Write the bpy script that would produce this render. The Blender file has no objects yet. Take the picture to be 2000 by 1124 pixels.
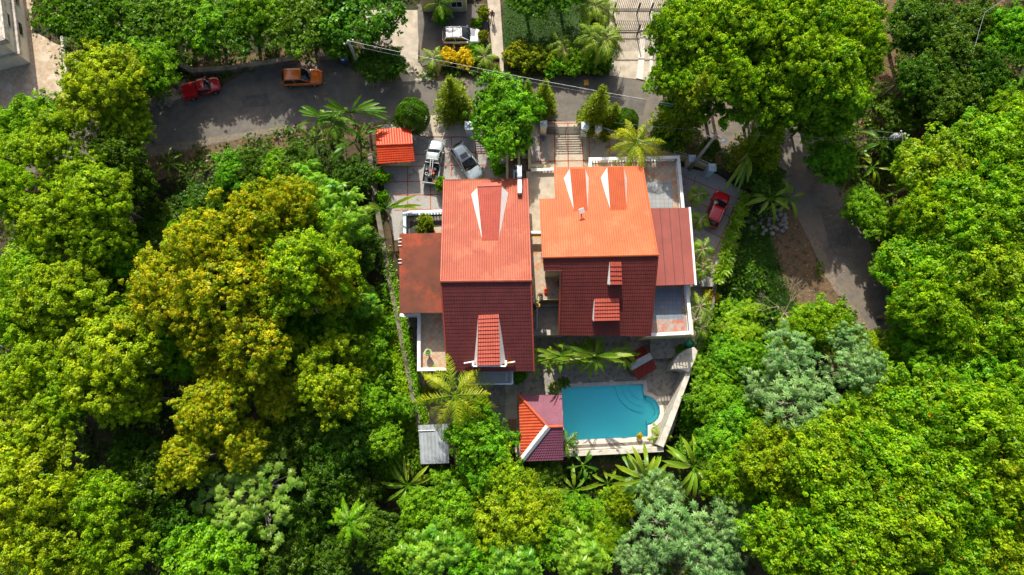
import bpy, bmesh, math, random
import numpy as np
from mathutils import Vector, Matrix

# ------------------------------------------------------------------ camera, light, exposure
SC = bpy.context.scene
COL = SC.collection
FPX = 1333.33            # focal length in pixels of the 2000 px wide photograph
CH = 75.0                # flying height in metres
TH = math.atan(218 / FPX)
cam = bpy.data.objects.new('camera', bpy.data.cameras.new('camera'))
COL.objects.link(cam)
cam.data.sensor_width = 36
cam.data.lens = 24
cam.data.clip_end = 1000
cam.location = (0, 0, CH)
cam.rotation_euler = (TH, 0, 0)
SC.camera = cam

SUN_EL, SUN_AZ = 40.0, -8.0          # azimuth from +Y (north), negative = west
w = bpy.data.worlds.new('World'); SC.world = w; w.use_nodes = True
nt = w.node_tree; nt.nodes.clear()
wo = nt.nodes.new('ShaderNodeOutputWorld'); bg = nt.nodes.new('ShaderNodeBackground'); sky = nt.nodes.new('ShaderNodeTexSky')
sky.sky_type = 'NISHITA'; sky.air_density = .8; sky.dust_density = 4.0; sky.ozone_density = .5; sky.sun_disc = False
sky.sun_elevation = math.radians(SUN_EL); sky.sun_rotation = math.radians(SUN_AZ)
bg.inputs[1].default_value = 0.125
nt.links.new(sky.outputs[0], bg.inputs[0]); nt.links.new(bg.outputs[0], wo.inputs[0])
sl = bpy.data.lights.new('sun', 'SUN'); sl.energy = 5.0; sl.angle = math.radians(0.5); sl.color = (1, .93, .80)
so = bpy.data.objects.new('sun', sl); COL.objects.link(so)
el, az = math.radians(SUN_EL), math.radians(SUN_AZ)
sd = Vector((math.sin(az) * math.cos(el), math.cos(az) * math.cos(el), math.sin(el)))
so.rotation_euler = sd.to_track_quat('Z', 'Y').to_euler()
SC.view_settings.view_transform = 'Standard'; SC.view_settings.look = 'None'
SC.view_settings.exposure = 0.5; SC.view_settings.gamma = 1
SC.cycles.max_bounces = 6; SC.cycles.transparent_max_bounces = 8
SC.cycles.diffuse_bounces = 3; SC.cycles.transmission_bounces = 4
SC.cycles.sample_clamp_indirect = 4

# ------------------------------------------------------------------ helpers
def ray(px, py):
    x = (px - 1000) / FPX; y = (562 - py) / FPX
    return Vector((x, y * math.cos(TH) + math.sin(TH), y * math.sin(TH) - math.cos(TH)))
def P(px, py, z=0.0):
    """point of height z that the photograph shows at pixel px,py"""
    d = ray(px, py); t = (z - CH) / d.z
    return Vector((d.x * t, d.y * t, z))
def PP(px, py, p0, n):
    d = ray(px, py); o = Vector((0, 0, CH))
    return o + d * ((p0 - o).dot(n) / d.dot(n))
def scale_at(py, z):
    d = ray(1000, py); return FPX * (-d.z) / (CH - z)

def smooth(t):
    t = np.clip(t, 0, 1); return t * t * (3 - 2 * t)
def G(x, y):
    """ground height"""
    x = np.asarray(x, float); y = np.asarray(y, float)
    wx = 1 - smooth((x - 23) / 7)
    z = -2.6 * smooth((16 - y) / 9) * wx
    z = z - 2.4 * smooth((-6.6 - y) / 3) * wx
    z = z - 1.6 * smooth((-14.0 - x) / 4) * smooth((25 - y) / 3)
    dip = (x > 3.5) & (x < 18.2) & (y > -6.0) & (y < 3.2)
    return np.where(dip, np.minimum(z, -5.4), z)
def g1(x, y): return float(G(x, y))

def tag(o, label=None, cat=None, group=None, kind=None):
    if label: o['label'] = label
    if cat: o['category'] = cat
    if group: o['group'] = group
    if kind: o['kind'] = kind
    return o
def T(name, label, cat, loc, group=None, rz=0):
    o = bpy.data.objects.new(name, None); COL.objects.link(o)
    o.location = loc; o.rotation_euler = (0, 0, rz); o.empty_display_size = .3
    return tag(o, label, cat, group)

class MB:
    def __init__(s): s.v = []; s.f = []
    def add(s, vs, fs):
        n = len(s.v); s.v += [tuple(v) for v in vs]; s.f += [tuple(i + n for i in f) for f in fs]
    def box(s, c, d, rz=0, rx=0):
        m = Matrix.Translation(Vector(c)) @ Matrix.Rotation(rz, 4, 'Z') @ Matrix.Rotation(rx, 4, 'X')
        vs = [m @ Vector((sx * d[0] / 2, sy * d[1] / 2, sz * d[2] / 2)) for sx in (-1, 1) for sy in (-1, 1) for sz in (-1, 1)]
        s.add(vs, [(0, 1, 3, 2), (4, 6, 7, 5), (0, 4, 5, 1), (2, 3, 7, 6), (0, 2, 6, 4), (1, 5, 7, 3)]); return s
    def prism(s, pts, z0):
        """pts: 3D ring of the top; straight down to z0 (number or list)"""
        n = len(pts); zb = z0 if isinstance(z0, (list, tuple)) else [z0] * n
        ar = sum(pts[i][0] * pts[(i + 1) % n][1] - pts[(i + 1) % n][0] * pts[i][1] for i in range(n))
        if ar < 0: pts = pts[::-1]; zb = zb[::-1]
        vs = [Vector(p) for p in pts] + [Vector((p[0], p[1], z)) for p, z in zip(pts, zb)]
        s.add(vs, [tuple(range(n)), tuple(range(2 * n - 1, n - 1, -1))] + [(i, i + n, (i + 1) % n + n, (i + 1) % n) for i in range(n)]); return s
    def tube(s, pts, r, n=6, cap=True):
        pts = [Vector(p) for p in pts]; k = len(pts)
        rs = r if isinstance(r, (list, tuple)) else [r] * k
        rings = []
        for i, p in enumerate(pts):
            t = (pts[min(i + 1, k - 1)] - pts[max(i - 1, 0)]).normalized()
            a = t.cross(Vector((0, 0, 1))) if abs(t.z) < .95 else t.cross(Vector((1, 0, 0)))
            a.normalize(); b = t.cross(a)
            rings.append([p + (a * math.cos(2 * math.pi * j / n) + b * math.sin(2 * math.pi * j / n)) * rs[i] for j in range(n)])
        fs = [(i * n + j, i * n + (j + 1) % n, (i + 1) * n + (j + 1) % n, (i + 1) * n + j) for i in range(k - 1) for j in range(n)]
        if cap: fs += [tuple(range(n))[::-1], tuple(range((k - 1) * n, k * n))]
        s.add([q for rg in rings for q in rg], fs); return s
    def lathe(s, c, prof, n=16, rz=0):
        """prof: list of (radius, z)"""
        c = Vector(c); k = len(prof)
        vs = [c + Vector((r * math.cos(2 * math.pi * j / n + rz), r * math.sin(2 * math.pi * j / n + rz), z)) for r, z in prof for j in range(n)]
        fs = [(i * n + j, i * n + (j + 1) % n, (i + 1) * n + (j + 1) % n, (i + 1) * n + j) for i in range(k - 1) for j in range(n)]
        fs += [tuple(range(n))[::-1], tuple(range((k - 1) * n, k * n))]
        s.add(vs, fs); return s
    def grid(s, fn, nu, nv):
        vs = [fn(i / nu, j / nv) for j in range(nv + 1) for i in range(nu + 1)]
        s.add(vs, [(j * (nu + 1) + i, j * (nu + 1) + i + 1, (j + 1) * (nu + 1) + i + 1, (j + 1) * (nu + 1) + i) for j in range(nv) for i in range(nu)]); return s
    def quad(s, a, b, c, d): s.add([a, b, c, d], [(0, 1, 2, 3)]); return s

def ob(name, mb, mat, parent=None, label=None, smooth_=False, bevel=0, world=True, solid=0, **kw):
    me = mb if isinstance(mb, bpy.types.Mesh) else None
    if me is None:
        me = bpy.data.meshes.new(name); me.from_pydata(mb.v, [], mb.f)
        if not kw.get('raw'):
            bm = bmesh.new(); bm.from_mesh(me); bmesh.ops.recalc_face_normals(bm, faces=bm.faces); bm.to_mesh(me); bm.free()
    o = bpy.data.objects.new(name, me); COL.objects.link(o)
    for m in (mat if isinstance(mat, list) else [mat]):
        if me.materials.find(m.name) < 0: me.materials.append(m)
    if parent is not None:
        o.parent = parent
        if world:
            q = parent; off = Vector((0, 0, 0))
            while q is not None: off += q.location; q = q.parent
            o.location = -off
    if smooth_: me.shade_smooth()
    if bevel:
        b = o.modifiers.new('b', 'BEVEL'); b.width = bevel; b.segments = 2; b.limit_method = 'ANGLE'
    if solid:
        b = o.modifiers.new('s', 'SOLIDIFY'); b.thickness = solid; b.offset = -1
    if label: o['label'] = label
    return o
def S(name, mb, mat, **k):
    return tag(ob(name, mb, mat, **k), kind='structure')
def thing1(name, mb, mat, label, cat, group=None, **k):
    return tag(ob(name, mb, mat, **k), label, cat, group)
def sheet(pts, z): 
    m = MB(); m.add([P(x, y, z) for x, y in pts], [tuple(range(len(pts)))]); return m
def pris(pts, z, z0, m=None):
    m = m or MB(); m.prism([P(x, y, z) for x, y in pts], z0); return m
def copy_tree(o, parent=None):
    c = o.copy(); COL.objects.link(c)
    if parent is not None: c.parent = parent
    for ch in CH_OF.get(o.name, ()): copy_tree(ch, c)
    return c
CH_OF = {}
def remember(root):
    CH_OF[root.name] = [c for c in bpy.data.objects if c.parent == root]
    for c in CH_OF[root.name]: remember(c)
def ray_poly(px, py, poly):
    x = np.asarray(px); y = np.asarray(py); ins = np.zeros(x.shape, bool); n = len(poly)
    for i in range(n):
        x1, y1 = poly[i]; x2, y2 = poly[(i + 1) % n]
        c = (y1 > y) != (y2 > y)
        with np.errstate(divide='ignore', invalid='ignore'):
            ins ^= c & (x < (x2 - x1) * (y - y1) / (y2 - y1 + 1e-12) + x1)
    return ins
def to_px(x, y, z):
    """pixel of world points"""
    x = np.asarray(x); dy = np.asarray(y); dz = np.asarray(z) - CH
    cy = dy * math.cos(TH) + dz * math.sin(TH); cz = -dy * math.sin(TH) + dz * math.cos(TH)
    return 1000 + FPX * x / -cz, 562 - FPX * cy / -cz

# ------------------------------------------------------------------ materials
MATS = {}
def mat(name, c, rough=.8, c2=None, ns=3.0, det=6, amt=1.0, bump=0.0, bs=20, metal=0, spec=.5, coat=0, ramp=(.35, .65), c3=None, n3=.6, r3=(.5, .6), streak=None):
    m = bpy.data.materials.new(name); m.use_nodes = True; N = m.node_tree.nodes; L = m.node_tree.links
    b = N['Principled BSDF']; b.inputs['Roughness'].default_value = rough; b.inputs['Metallic'].default_value = metal
    b.inputs['Specular IOR Level'].default_value = spec; b.inputs['Coat Weight'].default_value = coat
    b.inputs['Base Color'].default_value = (*c, 1)
    tc = N.new('ShaderNodeTexCoord')
    out = None
    def noise(sc, d=det, r=.6):
        n = N.new('ShaderNodeTexNoise'); n.inputs['Scale'].default_value = sc; n.inputs['Detail'].default_value = d; n.inputs['Roughness'].default_value = r
        L.new(tc.outputs['Object'], n.inputs['Vector']); return n
    def mixc(fac, a, bb):
        x = N.new('ShaderNodeMix'); x.data_type = 'RGBA'
        for s, v in ((x.inputs[6], a), (x.inputs[7], bb)):
            if isinstance(v, tuple): s.default_value = (*v, 1)
            else: L.new(v, s)
        L.new(fac, x.inputs[0]); return x.outputs[2]
    def rng(src, lo, hi, to=1.0):
        r = N.new('ShaderNodeMapRange'); r.inputs[1].default_value = lo; r.inputs[2].default_value = hi; r.inputs[4].default_value = to
        L.new(src, r.inputs[0]); return r.outputs[0]
    if c2:
        out = mixc(rng(noise(ns).outputs['Fac'], ramp[0], ramp[1], amt), c, c2)
    if c3:
        out = mixc(rng(noise(n3, 8, .7).outputs['Fac'], r3[0], r3[1]), out if out else c, c3)
    if streak:
        mp = N.new('ShaderNodeMapping'); mp.inputs['Scale'].default_value = (2.6, .22, .22); L.new(tc.outputs['Object'], mp.inputs[0])
        sn = N.new('ShaderNodeTexNoise'); sn.inputs['Scale'].default_value = 1.3; sn.inputs['Detail'].default_value = 9; sn.inputs['Roughness'].default_value = .7; L.new(mp.outputs[0], sn.inputs['Vector'])
        out = mixc(rng(sn.outputs['Fac'], .50, .72, .75), out if out else c, streak)
        out = mixc(rng(noise(7, 6, .8).outputs['Fac'], .66, .74, .5), out, tuple(v * .45 for v in c))
    if out: L.new(out, b.inputs['Base Color'])
    if bump:
        bp = N.new('ShaderNodeBump'); bp.inputs['Strength'].default_value = bump; bp.inputs['Distance'].default_value = .05
        L.new(noise(bs, 4).outputs['Fac'], bp.inputs['Height']); L.new(bp.outputs[0], b.inputs['Normal'])
    MATS[name] = m; return m

def foliage(name, c1, c2, tip=None, speck=None, tr=.40, hv=.014, vv=.32, gl=.012, sp=.985):
    m = bpy.data.materials.new(name); m.use_nodes = True; N = m.node_tree.nodes; L = m.node_tree.links; N.clear()
    o = N.new('ShaderNodeOutputMaterial'); g = N.new('ShaderNodeNewGeometry'); oi = N.new('ShaderNodeObjectInfo')
    r = N.new('ShaderNodeValToRGB'); r.color_ramp.elements[0].color = (*c1, 1); r.color_ramp.elements[1].color = (*c2, 1)
    if speck:
        r.color_ramp.elements[1].position = .93
        e = r.color_ramp.elements.new(sp - .004); e.color = (*c2, 1)
        e = r.color_ramp.elements.new(sp); e.color = (*speck, 1)
        e = r.color_ramp.elements.new(1.0); e.color = (*speck, 1)
    L.new(g.outputs['Random Per Island'], r.inputs[0]); col = r.outputs[0]
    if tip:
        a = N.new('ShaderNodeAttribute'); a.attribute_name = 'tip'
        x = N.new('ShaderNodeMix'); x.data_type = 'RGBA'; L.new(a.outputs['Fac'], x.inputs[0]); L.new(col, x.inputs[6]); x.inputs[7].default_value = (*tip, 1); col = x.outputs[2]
    h = N.new('ShaderNodeHueSaturation')
    mr = N.new('ShaderNodeMapRange'); mr.inputs[3].default_value = .5 - hv; mr.inputs[4].default_value = .5 + hv; L.new(oi.outputs['Random'], mr.inputs[0]); L.new(mr.outputs[0], h.inputs['Hue'])
    tc = N.new('ShaderNodeTexCoord'); nz = N.new('ShaderNodeTexNoise'); nz.inputs['Scale'].default_value = .35; nz.inputs['Detail'].default_value = 3
    L.new(tc.outputs['Object'], nz.inputs['Vector'])
    mv = N.new('ShaderNodeMapRange'); mv.inputs[1].default_value = .3; mv.inputs[2].default_value = .7; mv.inputs[3].default_value = 1 - vv; mv.inputs[4].default_value = 1 + vv
    L.new(nz.outputs['Fac'], mv.inputs[0]); L.new(mv.outputs[0], h.inputs['Value'])
    L.new(col, h.inputs['Color']); col = h.outputs[0]
    d = N.new('ShaderNodeBsdfDiffuse'); t = N.new('ShaderNodeBsdfTranslucent'); gs = N.new('ShaderNodeBsdfGlossy'); gs.inputs['Roughness'].default_value = .38
    L.new(col, d.inputs[0])
    t2 = N.new('ShaderNodeMix'); t2.data_type = 'RGBA'; t2.blend_type = 'MULTIPLY'; t2.inputs[0].default_value = 1; L.new(col, t2.inputs[6]); t2.inputs[7].default_value = (1.25, 1.15, .4, 1); L.new(t2.outputs[2], t.inputs[0])
    a1 = N.new('ShaderNodeMixShader'); a1.inputs[0].default_value = tr; L.new(d.outputs[0], a1.inputs[1]); L.new(t.outputs[0], a1.inputs[2])
    a2 = N.new('ShaderNodeMixShader'); a2.inputs[0].default_value = gl; L.new(a1.outputs[0], a2.inputs[1]); L.new(gs.outputs[0], a2.inputs[2])
    L.new(a2.outputs[0], o.inputs[0]); MATS[name] = m; return m

def tiles(name, base, mark, grout, size=.45, rot=45, markfac=(.52, .62), rough=.45):
    m = bpy.data.materials.new(name); m.use_nodes = True; N = m.node_tree.nodes; L = m.node_tree.links
    b = N['Principled BSDF']; b.inputs['Roughness'].default_value = rough
    tc = N.new('ShaderNodeTexCoord'); mp = N.new('ShaderNodeMapping'); mp.inputs['Rotation'].default_value = (0, 0, math.radians(rot))
    L.new(tc.outputs['Object'], mp.inputs[0])
    br = N.new('ShaderNodeTexBrick'); br.offset = 0; br.inputs['Scale'].default_value = 1; br.inputs['Brick Width'].default_value = size; br.inputs['Row Height'].default_value = size
    br.inputs['Mortar Size'].default_value = .018; br.inputs['Color1'].default_value = (*base, 1); br.inputs['Color2'].default_value = (*[v * .8 for v in base], 1); br.inputs['Mortar'].default_value = (*grout, 1)
    L.new(mp.outputs[0], br.inputs[0])
    n = N.new('ShaderNodeTexNoise'); n.inputs['Scale'].default_value = 1.7; n.inputs['Detail'].default_value = 5; L.new(mp.outputs[0], n.inputs[0])
    r = N.new('ShaderNodeMapRange'); r.inputs[1].default_value = markfac[0]; r.inputs[2].default_value = markfac[1]; r.inputs[4].default_value = .85; L.new(n.outputs['Fac'], r.inputs[0])
    x = N.new('ShaderNodeMix'); x.data_type = 'RGBA'; L.new(r.outputs[0], x.inputs[0]); L.new(br.outputs['Color'], x.inputs[6]); x.inputs[7].default_value = (*mark, 1)
    L.new(x.outputs[2], b.inputs['Base Color']); MATS[name] = m; return m

mat('ground', (.035, .028, .014), .95, (.10, .062, .030), 1.2, c3=(.018, .03, .008), n3=.25, r3=(.45, .6), bump=.6, bs=6)
mat('asphalt', (.10, .092, .082), .9, (.15, .135, .115), 1.1, 12, bump=.3, bs=60, c3=(.20, .155, .11), n3=.14, r3=(.5, .68))
mat('verge', (.095, .070, .042), .95, (.16, .10, .05), 4, 8, bump=.5, bs=15, c3=(.06, .045, .02), n3=1.5)
mat('gravel', (.46, .37, .27), .95, (.34, .25, .17), 2.5, 10, bump=.5, bs=14, c3=(.52, .44, .34), n3=.5)
mat('concrete', (.48, .42, .335), .9, (.34, .295, .235), 1.1, 8, bump=.25, bs=25, c3=(.24, .21, .17), n3=.35, r3=(.56, .7))
mat('old_concrete', (.23, .20, .16), .95, (.11, .095, .07), 1.6, 8, bump=.5, bs=12, c3=(.06, .07, .03), n3=.8, r3=(.55, .65))
mat('aggregate', (.36, .35, .33), .9, (.26, .25, .24), 9, 8, bump=.3, bs=60, c3=(.12, .10, .085), n3=.5, r3=(.55, .7))
mat('strip', (.40, .13, .06), .9, (.26, .07, .035), 5)
mat('stone', (.24, .22, .185), .75, (.34, .30, .25), 1.6, 12, bump=.35, bs=8, c3=(.15, .135, .11), n3=2.2, r3=(.5, .6))
mat('white', (.72, .72, .70), .6, (.55, .54, .50), 1.5, 6, ramp=(.5, .8))
mat('bluewhite', (.50, .60, .68), .5, (.38, .47, .55), 1.5, 6, ramp=(.5, .8))
mat('dirtywhite', (.50, .47, .40), .85, (.30, .27, .22), 1.6, 10, ramp=(.48, .72), bump=.3, bs=10, c3=(.13, .12, .10), n3=1.1, r3=(.62, .72))
mat('cream', (.62, .52, .30), .8, (.48, .39, .22), 1.2, 8)
mat('creampale', (.78, .72, .58), .85, (.60, .55, .44), .9, 9, bump=.2)
mat('rawslab', (.60, .56, .48), .9, (.25, .23, .20), 1.2, 9, bump=.3)
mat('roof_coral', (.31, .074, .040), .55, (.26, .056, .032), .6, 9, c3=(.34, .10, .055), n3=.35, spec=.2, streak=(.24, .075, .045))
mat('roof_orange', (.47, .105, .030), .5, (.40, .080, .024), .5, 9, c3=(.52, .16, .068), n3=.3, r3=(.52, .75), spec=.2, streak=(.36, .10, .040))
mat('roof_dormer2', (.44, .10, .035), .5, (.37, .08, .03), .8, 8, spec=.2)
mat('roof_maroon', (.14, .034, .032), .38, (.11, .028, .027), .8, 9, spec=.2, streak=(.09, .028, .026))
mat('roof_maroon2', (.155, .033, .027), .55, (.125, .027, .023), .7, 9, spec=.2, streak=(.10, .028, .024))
mat('roof_dormer', (.36, .075, .050), .45, (.30, .06, .04), 1.2, 6, spec=.2)
mat('roof_brown', (.155, .045, .026), .7, (.10, .036, .022), .5, 10, c3=(.34, .060, .022), n3=.16, r3=(.50, .66), ramp=(.4, .6), spec=.2)
mat('roof_flat_red', (.29, .083, .068), .7, (.25, .07, .058), .8, 8, spec=.2, streak=(.20, .07, .055))
mat('shed_red', (.58, .062, .016), .45, (.46, .045, .012), 1, 6, spec=.2, streak=(.42, .07, .025))
mat('purple', (.225, .075, .12), .5, (.18, .06, .09), 1, 8, spec=.2, streak=(.17, .07, .10))
mat('hipred', (.48, .085, .03), .5, (.38, .06, .025), 1, 8, spec=.2)
mat('kiosk', (.22, .030, .022), .5, (.17, .024, .018), 1.5, 8, spec=.2)
mat('galv', (.42, .46, .48), .45, (.30, .33, .35), 1.2, 9, metal=.3, streak=(.30, .31, .30))
mat('tar', (.15, .04, .02), .9)
mat('pooltile', (.66, .96, .97), .4, (.56, .92, .95), 8, 3)
mat('coping', (.62, .58, .52), .7, (.48, .43, .38), 3, 6)
mat('black', (.012, .012, .013), .5)
mat('darkmetal', (.03, .03, .032), .4)
mat('dark', (.02, .02, .02), .7)
mat('stairbrown', (.34, .24, .17), .85, (.14, .09, .06), 3, 6)
mat('stairgrey', (.28, .28, .26), .85, (.20, .20, .18), 3, 6)
mat('bark', (.16, .12, .08), .95, (.09, .07, .05), 6, 6, bump=.4)
mat('palebark', (.36, .33, .27), .9, (.22, .19, .14), 5, 6)
mat('pole', (.36, .33, .28), .9, (.22, .20, .17), 3, 6)
mat('woodbrown', (.30, .14, .06), .7, (.20, .09, .04), 5, 5)
mat('wood_pale', (.34, .27, .15), .8, (.24, .19, .10), 5, 5)
mat('blueplastic', (.02, .09, .30), .4)
mat('greenplastic', (.02, .28, .17), .35)
mat('brightgreen', (.02, .5, .08), .4)
mat('yellow', (.7, .35, .03), .5)
mat('orangeplastic', (.75, .10, .02), .4)
mat('glass', (.012, .016, .018), .06, spec=.8)
mat('glass_teal', (.04, .09, .09), .08, spec=.8)
mat('tyre', (.015, .015, .015), .85)
mat('rim', (.45, .45, .46), .3, metal=.8)
mat('lamp_clear', (.7, .72, .75), .15, spec=.8)
mat('lamp_red', (.45, .01, .01), .2)
for n_, c_ in (('paint_white', (.80, .80, .80)), ('paint_silver', (.32, .37, .39)), ('paint_greyblue', (.38, .47, .52)), ('paint_orange', (.80, .17, .01)), ('paint_red', (.42, .008, .014)), ('paint_crimson', (.46, .006, .014))):
    mat(n_, c_, .28, metal=.25 if n_ in ('paint_silver', 'paint_greyblue') else 0.0, coat=.8)
mat('skin', (.22, .11, .06), .6); mat('hair', (.01, .008, .006), .7)
mat('cloth_black', (.012, .012, .014), .9); mat('cloth_blue', (.03, .16, .38), .9); mat('cloth_navy', (.012, .018, .04), .9)
mat('cloth_red', (.42, .06, .04), .9); mat('cloth_brown', (.08, .035, .025), .9); mat('cloth_white', (.7, .7, .68), .9)
mat('deadwood', (.36, .30, .22), .9, (.25, .2, .14), 5)
mat('rockmat', (.30, .27, .23), .95, (.16, .14, .11), 3, 8, bump=.5)
tiles('tile_terrace', (.46, .37, .27), (.50, .19, .07), (.30, .24, .18), .45, 45)
tiles('tile_grey', (.30, .33, .34), (.34, .22, .15), (.17, .17, .17), .45, 0, (.60, .70))
tiles('tile_blue', (.20, .25, .30), (.30, .17, .13), (.13, .15, .17), .45, 0, (.62, .70))
tiles('tile_red', (.40, .30, .25), (.42, .12, .08), (.25, .2, .17), .45, 45, (.50, .58))

# foliage colours
foliage('f_lime', (.12, .27, .005), (.24, .40, .007), tip=(.42, .54, .010), hv=.016, vv=.36)
foliage('f_gold', (.15, .28, .005), (.29, .42, .008), tip=(.58, .53, .012), hv=.003, vv=.25)
foliage('f_dark', (.028, .095, .005), (.062, .165, .007), tip=(.12, .22, .010))  # deep green leaves, dulled further to paint in shade in the upper right wood
foliage('f_mid', (.06, .22, .006), (.14, .35, .010), tip=(.26, .50, .012))
foliage('f_almond', (.075, .23, .004), (.18, .38, .007), tip=(.36, .52, .010), speck=(.60, .15, .01), hv=.016, vv=.34, sp=.990)
foliage('f_big', (.055, .20, .004), (.14, .35, .006), tip=(.34, .52, .010), hv=.008, vv=.34)
foliage('f_blue', (.06, .18, .035), (.14, .29, .065), tip=(.25, .40, .14), hv=.006, tr=.2, gl=.015, vv=.3)
foliage('f_palmate', (.05, .22, .008), (.14, .36, .014), tip=(.28, .48, .03), gl=.02)
foliage('f_rosette', (.06, .20, .012), (.15, .32, .03), tip=(.30, .44, .06), hv=.006)
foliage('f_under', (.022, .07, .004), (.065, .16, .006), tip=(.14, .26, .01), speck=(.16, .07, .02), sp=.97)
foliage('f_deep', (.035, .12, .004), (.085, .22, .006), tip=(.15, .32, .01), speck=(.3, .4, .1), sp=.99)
foliage('f_coco', (.12, .26, .005), (.24, .38, .008), tip=(.52, .52, .02), vv=.2, hv=.004)
foliage('f_palm', (.07, .22, .006), (.16, .34, .010), tip=(.32, .44, .015), vv=.2, hv=.008, gl=.02)
foliage('f_palmdark', (.035, .13, .006), (.08, .21, .008), tip=(.20, .34, .015), vv=.2, gl=.02)
foliage('f_banana', (.06, .22, .008), (.14, .34, .012), tip=(.46, .44, .03), vv=.2, gl=.02)
foliage('f_bananadark', (.025, .13, .008), (.06, .20, .012), tip=(.20, .32, .02), vv=.2, gl=.02)
foliage('f_traveller', (.06, .21, .008), (.14, .32, .014), tip=(.50, .42, .08), vv=.25, gl=.02)
foliage('f_pine', (.06, .14, .004), (.13, .22, .006), tip=(.30, .38, .008), hv=.008)
foliage('f_topiary', (.035, .12, .004), (.07, .19, .005), tip=(.14, .30, .006), hv=0)
foliage('f_yellow', (.55, .42, .008), (.80, .62, .012), tip=(.85, .72, .02), hv=.004)
foliage('f_shrub', (.08, .18, .006), (.20, .30, .008), tip=(.40, .42, .012), speck=(.55, .06, .02), sp=.975)
foliage('f_litter', (.20, .09, .03), (.42, .22, .08), vv=.4, tr=.1)
foliage('f_grass', (.03, .09, .006), (.06, .16, .010), vv=.4)
M = MATS
# ------------------------------------------------------------------ foliage builders (numpy)
def mesh_np(name, V, Q, tip=None):
    me = bpy.data.meshes.new(name); V = np.asarray(V, np.float32); Q = np.asarray(Q, np.int32)
    me.vertices.add(len(V)); me.vertices.foreach_set('co', V.ravel())
    me.loops.add(Q.size); me.loops.foreach_set('vertex_index', Q.ravel())
    me.polygons.add(len(Q)); me.polygons.foreach_set('loop_start', np.arange(0, Q.size, 4, dtype=np.int32))
    me.polygons.foreach_set('loop_total', np.full(len(Q), 4, np.int32))
    me.update(calc_edges=True)
    if tip is not None:
        a = me.attributes.new('tip', 'FLOAT', 'POINT'); a.data.foreach_set('value', np.asarray(tip, np.float32))
    return me
def unit(a): return a / (np.linalg.norm(a, axis=1, keepdims=True) + 1e-9)
def leaf_quads(C, Nn, ln, wd, rs, D=None, droop=.0):
    """diamond leaves at C with normals Nn; D optional long direction"""
    n = len(C); r = rs.normal(size=(n, 3)) if D is None else D
    A = unit(r - Nn * (r * Nn).sum(1, keepdims=True)); B = np.cross(Nn, A)
    ln = np.broadcast_to(ln, n)[:, None] * rs.uniform(.55, 1.4, (n, 1)); wd = np.broadcast_to(wd, n)[:, None] * rs.uniform(.75, 1.2, (n, 1))
    dn = np.array([0, 0, -1.]) * droop * ln
    V = np.stack([C - A * ln * .5, C + B * wd * .5 + A * ln * .05, C + A * ln * .5 + dn, C - B * wd * .5 + A * ln * .05], 1).reshape(-1, 3)
    return V, np.arange(4 * n).reshape(n, 4)
def dome_lobes(rs, nl, R, Hz, lr, jit=.25, core=.25, irr=.18):
    i = np.arange(nl) + .5; a = i * 2.39996 + rs.uniform(0, 6.28); r = R * (1 - lr * .7) * np.sqrt(i / nl) * rs.uniform(1 - jit, 1 + jit * .35, nl)
    q = np.clip(r / R, 0, .97); z = Hz * (core + (1 - core) * np.sqrt(1 - q * q)) * rs.uniform(.72, 1.05, nl) - lr * R * .45
    ph = rs.uniform(0, 6.28, 3); md = 1 + irr * (np.sin(2 * a + ph[0]) + .7 * np.sin(3 * a + ph[1]) + .5 * np.sin(5 * a + ph[2])); z = z * (1 - .25 * irr * 4 * rs.uniform(0, 1, nl))
    L = np.stack([r * md * np.cos(a) + rs.normal(size=nl) * R * .05, r * md * np.sin(a) + rs.normal(size=nl) * R * .05, z], 1)
    return L, R * lr * rs.uniform(.7, 1.3, nl)
def crown_leaves(seed, R, Hz, nl=26, lr=.27, nt=26, nleaf=26, tr=.42, ln=.38, wd=.24, flat=.65, low=-.35, skirt=True, tipb=1.0, irr=.18):
    rs = np.random.RandomState(seed)
    L, rad = dome_lobes(rs, nl, R, Hz, lr, irr=irr)
    if skirt:
        k = nl // 2; a = rs.uniform(0, 6.28, k); r = R * rs.uniform(.45, .86, k)
        L = np.vstack([L, np.stack([r * np.cos(a), r * np.sin(a), Hz * rs.uniform(.02, .4, k)], 1)]); rad = np.concatenate([rad, R * lr * rs.uniform(.6, 1.1, k)])
    kp = rs.uniform(0, 1, len(L)) > .10; L = L[kp]; rad = rad[kp] * rs.uniform(.75, 1.3, kp.sum())
    n = len(L); li = np.repeat(np.arange(n), nt); d = rs.normal(size=(len(li), 3)); d = unit(d)
    d[:, 2] = np.where(d[:, 2] < low, -d[:, 2] * .6, d[:, 2]); d = unit(d)
    T_ = L[li] + d * rad[li][:, None] * np.array([1, 1, flat]) * np.where(rs.uniform(0, 1, (len(li), 1)) < .26, rs.uniform(1.1, 1.75, (len(li), 1)), rs.uniform(.55, 1.1, (len(li), 1)))
    ts = rs.uniform(.55, 1.35, len(T_))
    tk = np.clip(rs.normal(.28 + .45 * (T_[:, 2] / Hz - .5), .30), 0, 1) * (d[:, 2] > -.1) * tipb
    ti = np.repeat(np.arange(len(T_)), nleaf); o = rs.normal(size=(len(ti), 3)); o = unit(o) * rs.uniform(.3, 1, (len(ti), 1))
    C = T_[ti] + o * tr * ts[ti][:, None] * np.array([1, 1, .6])
    Nn = unit(d[ti] * .45 + o * .45 + np.array([0, 0, .55]) + rs.normal(size=C.shape) * .34)
    V, Q = leaf_quads(C, Nn, ln, wd, rs, droop=.15)
    return V, Q, np.repeat(np.clip(tk[ti] * (o[:, 2] > -.4), 0, 1), 4), L
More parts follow.
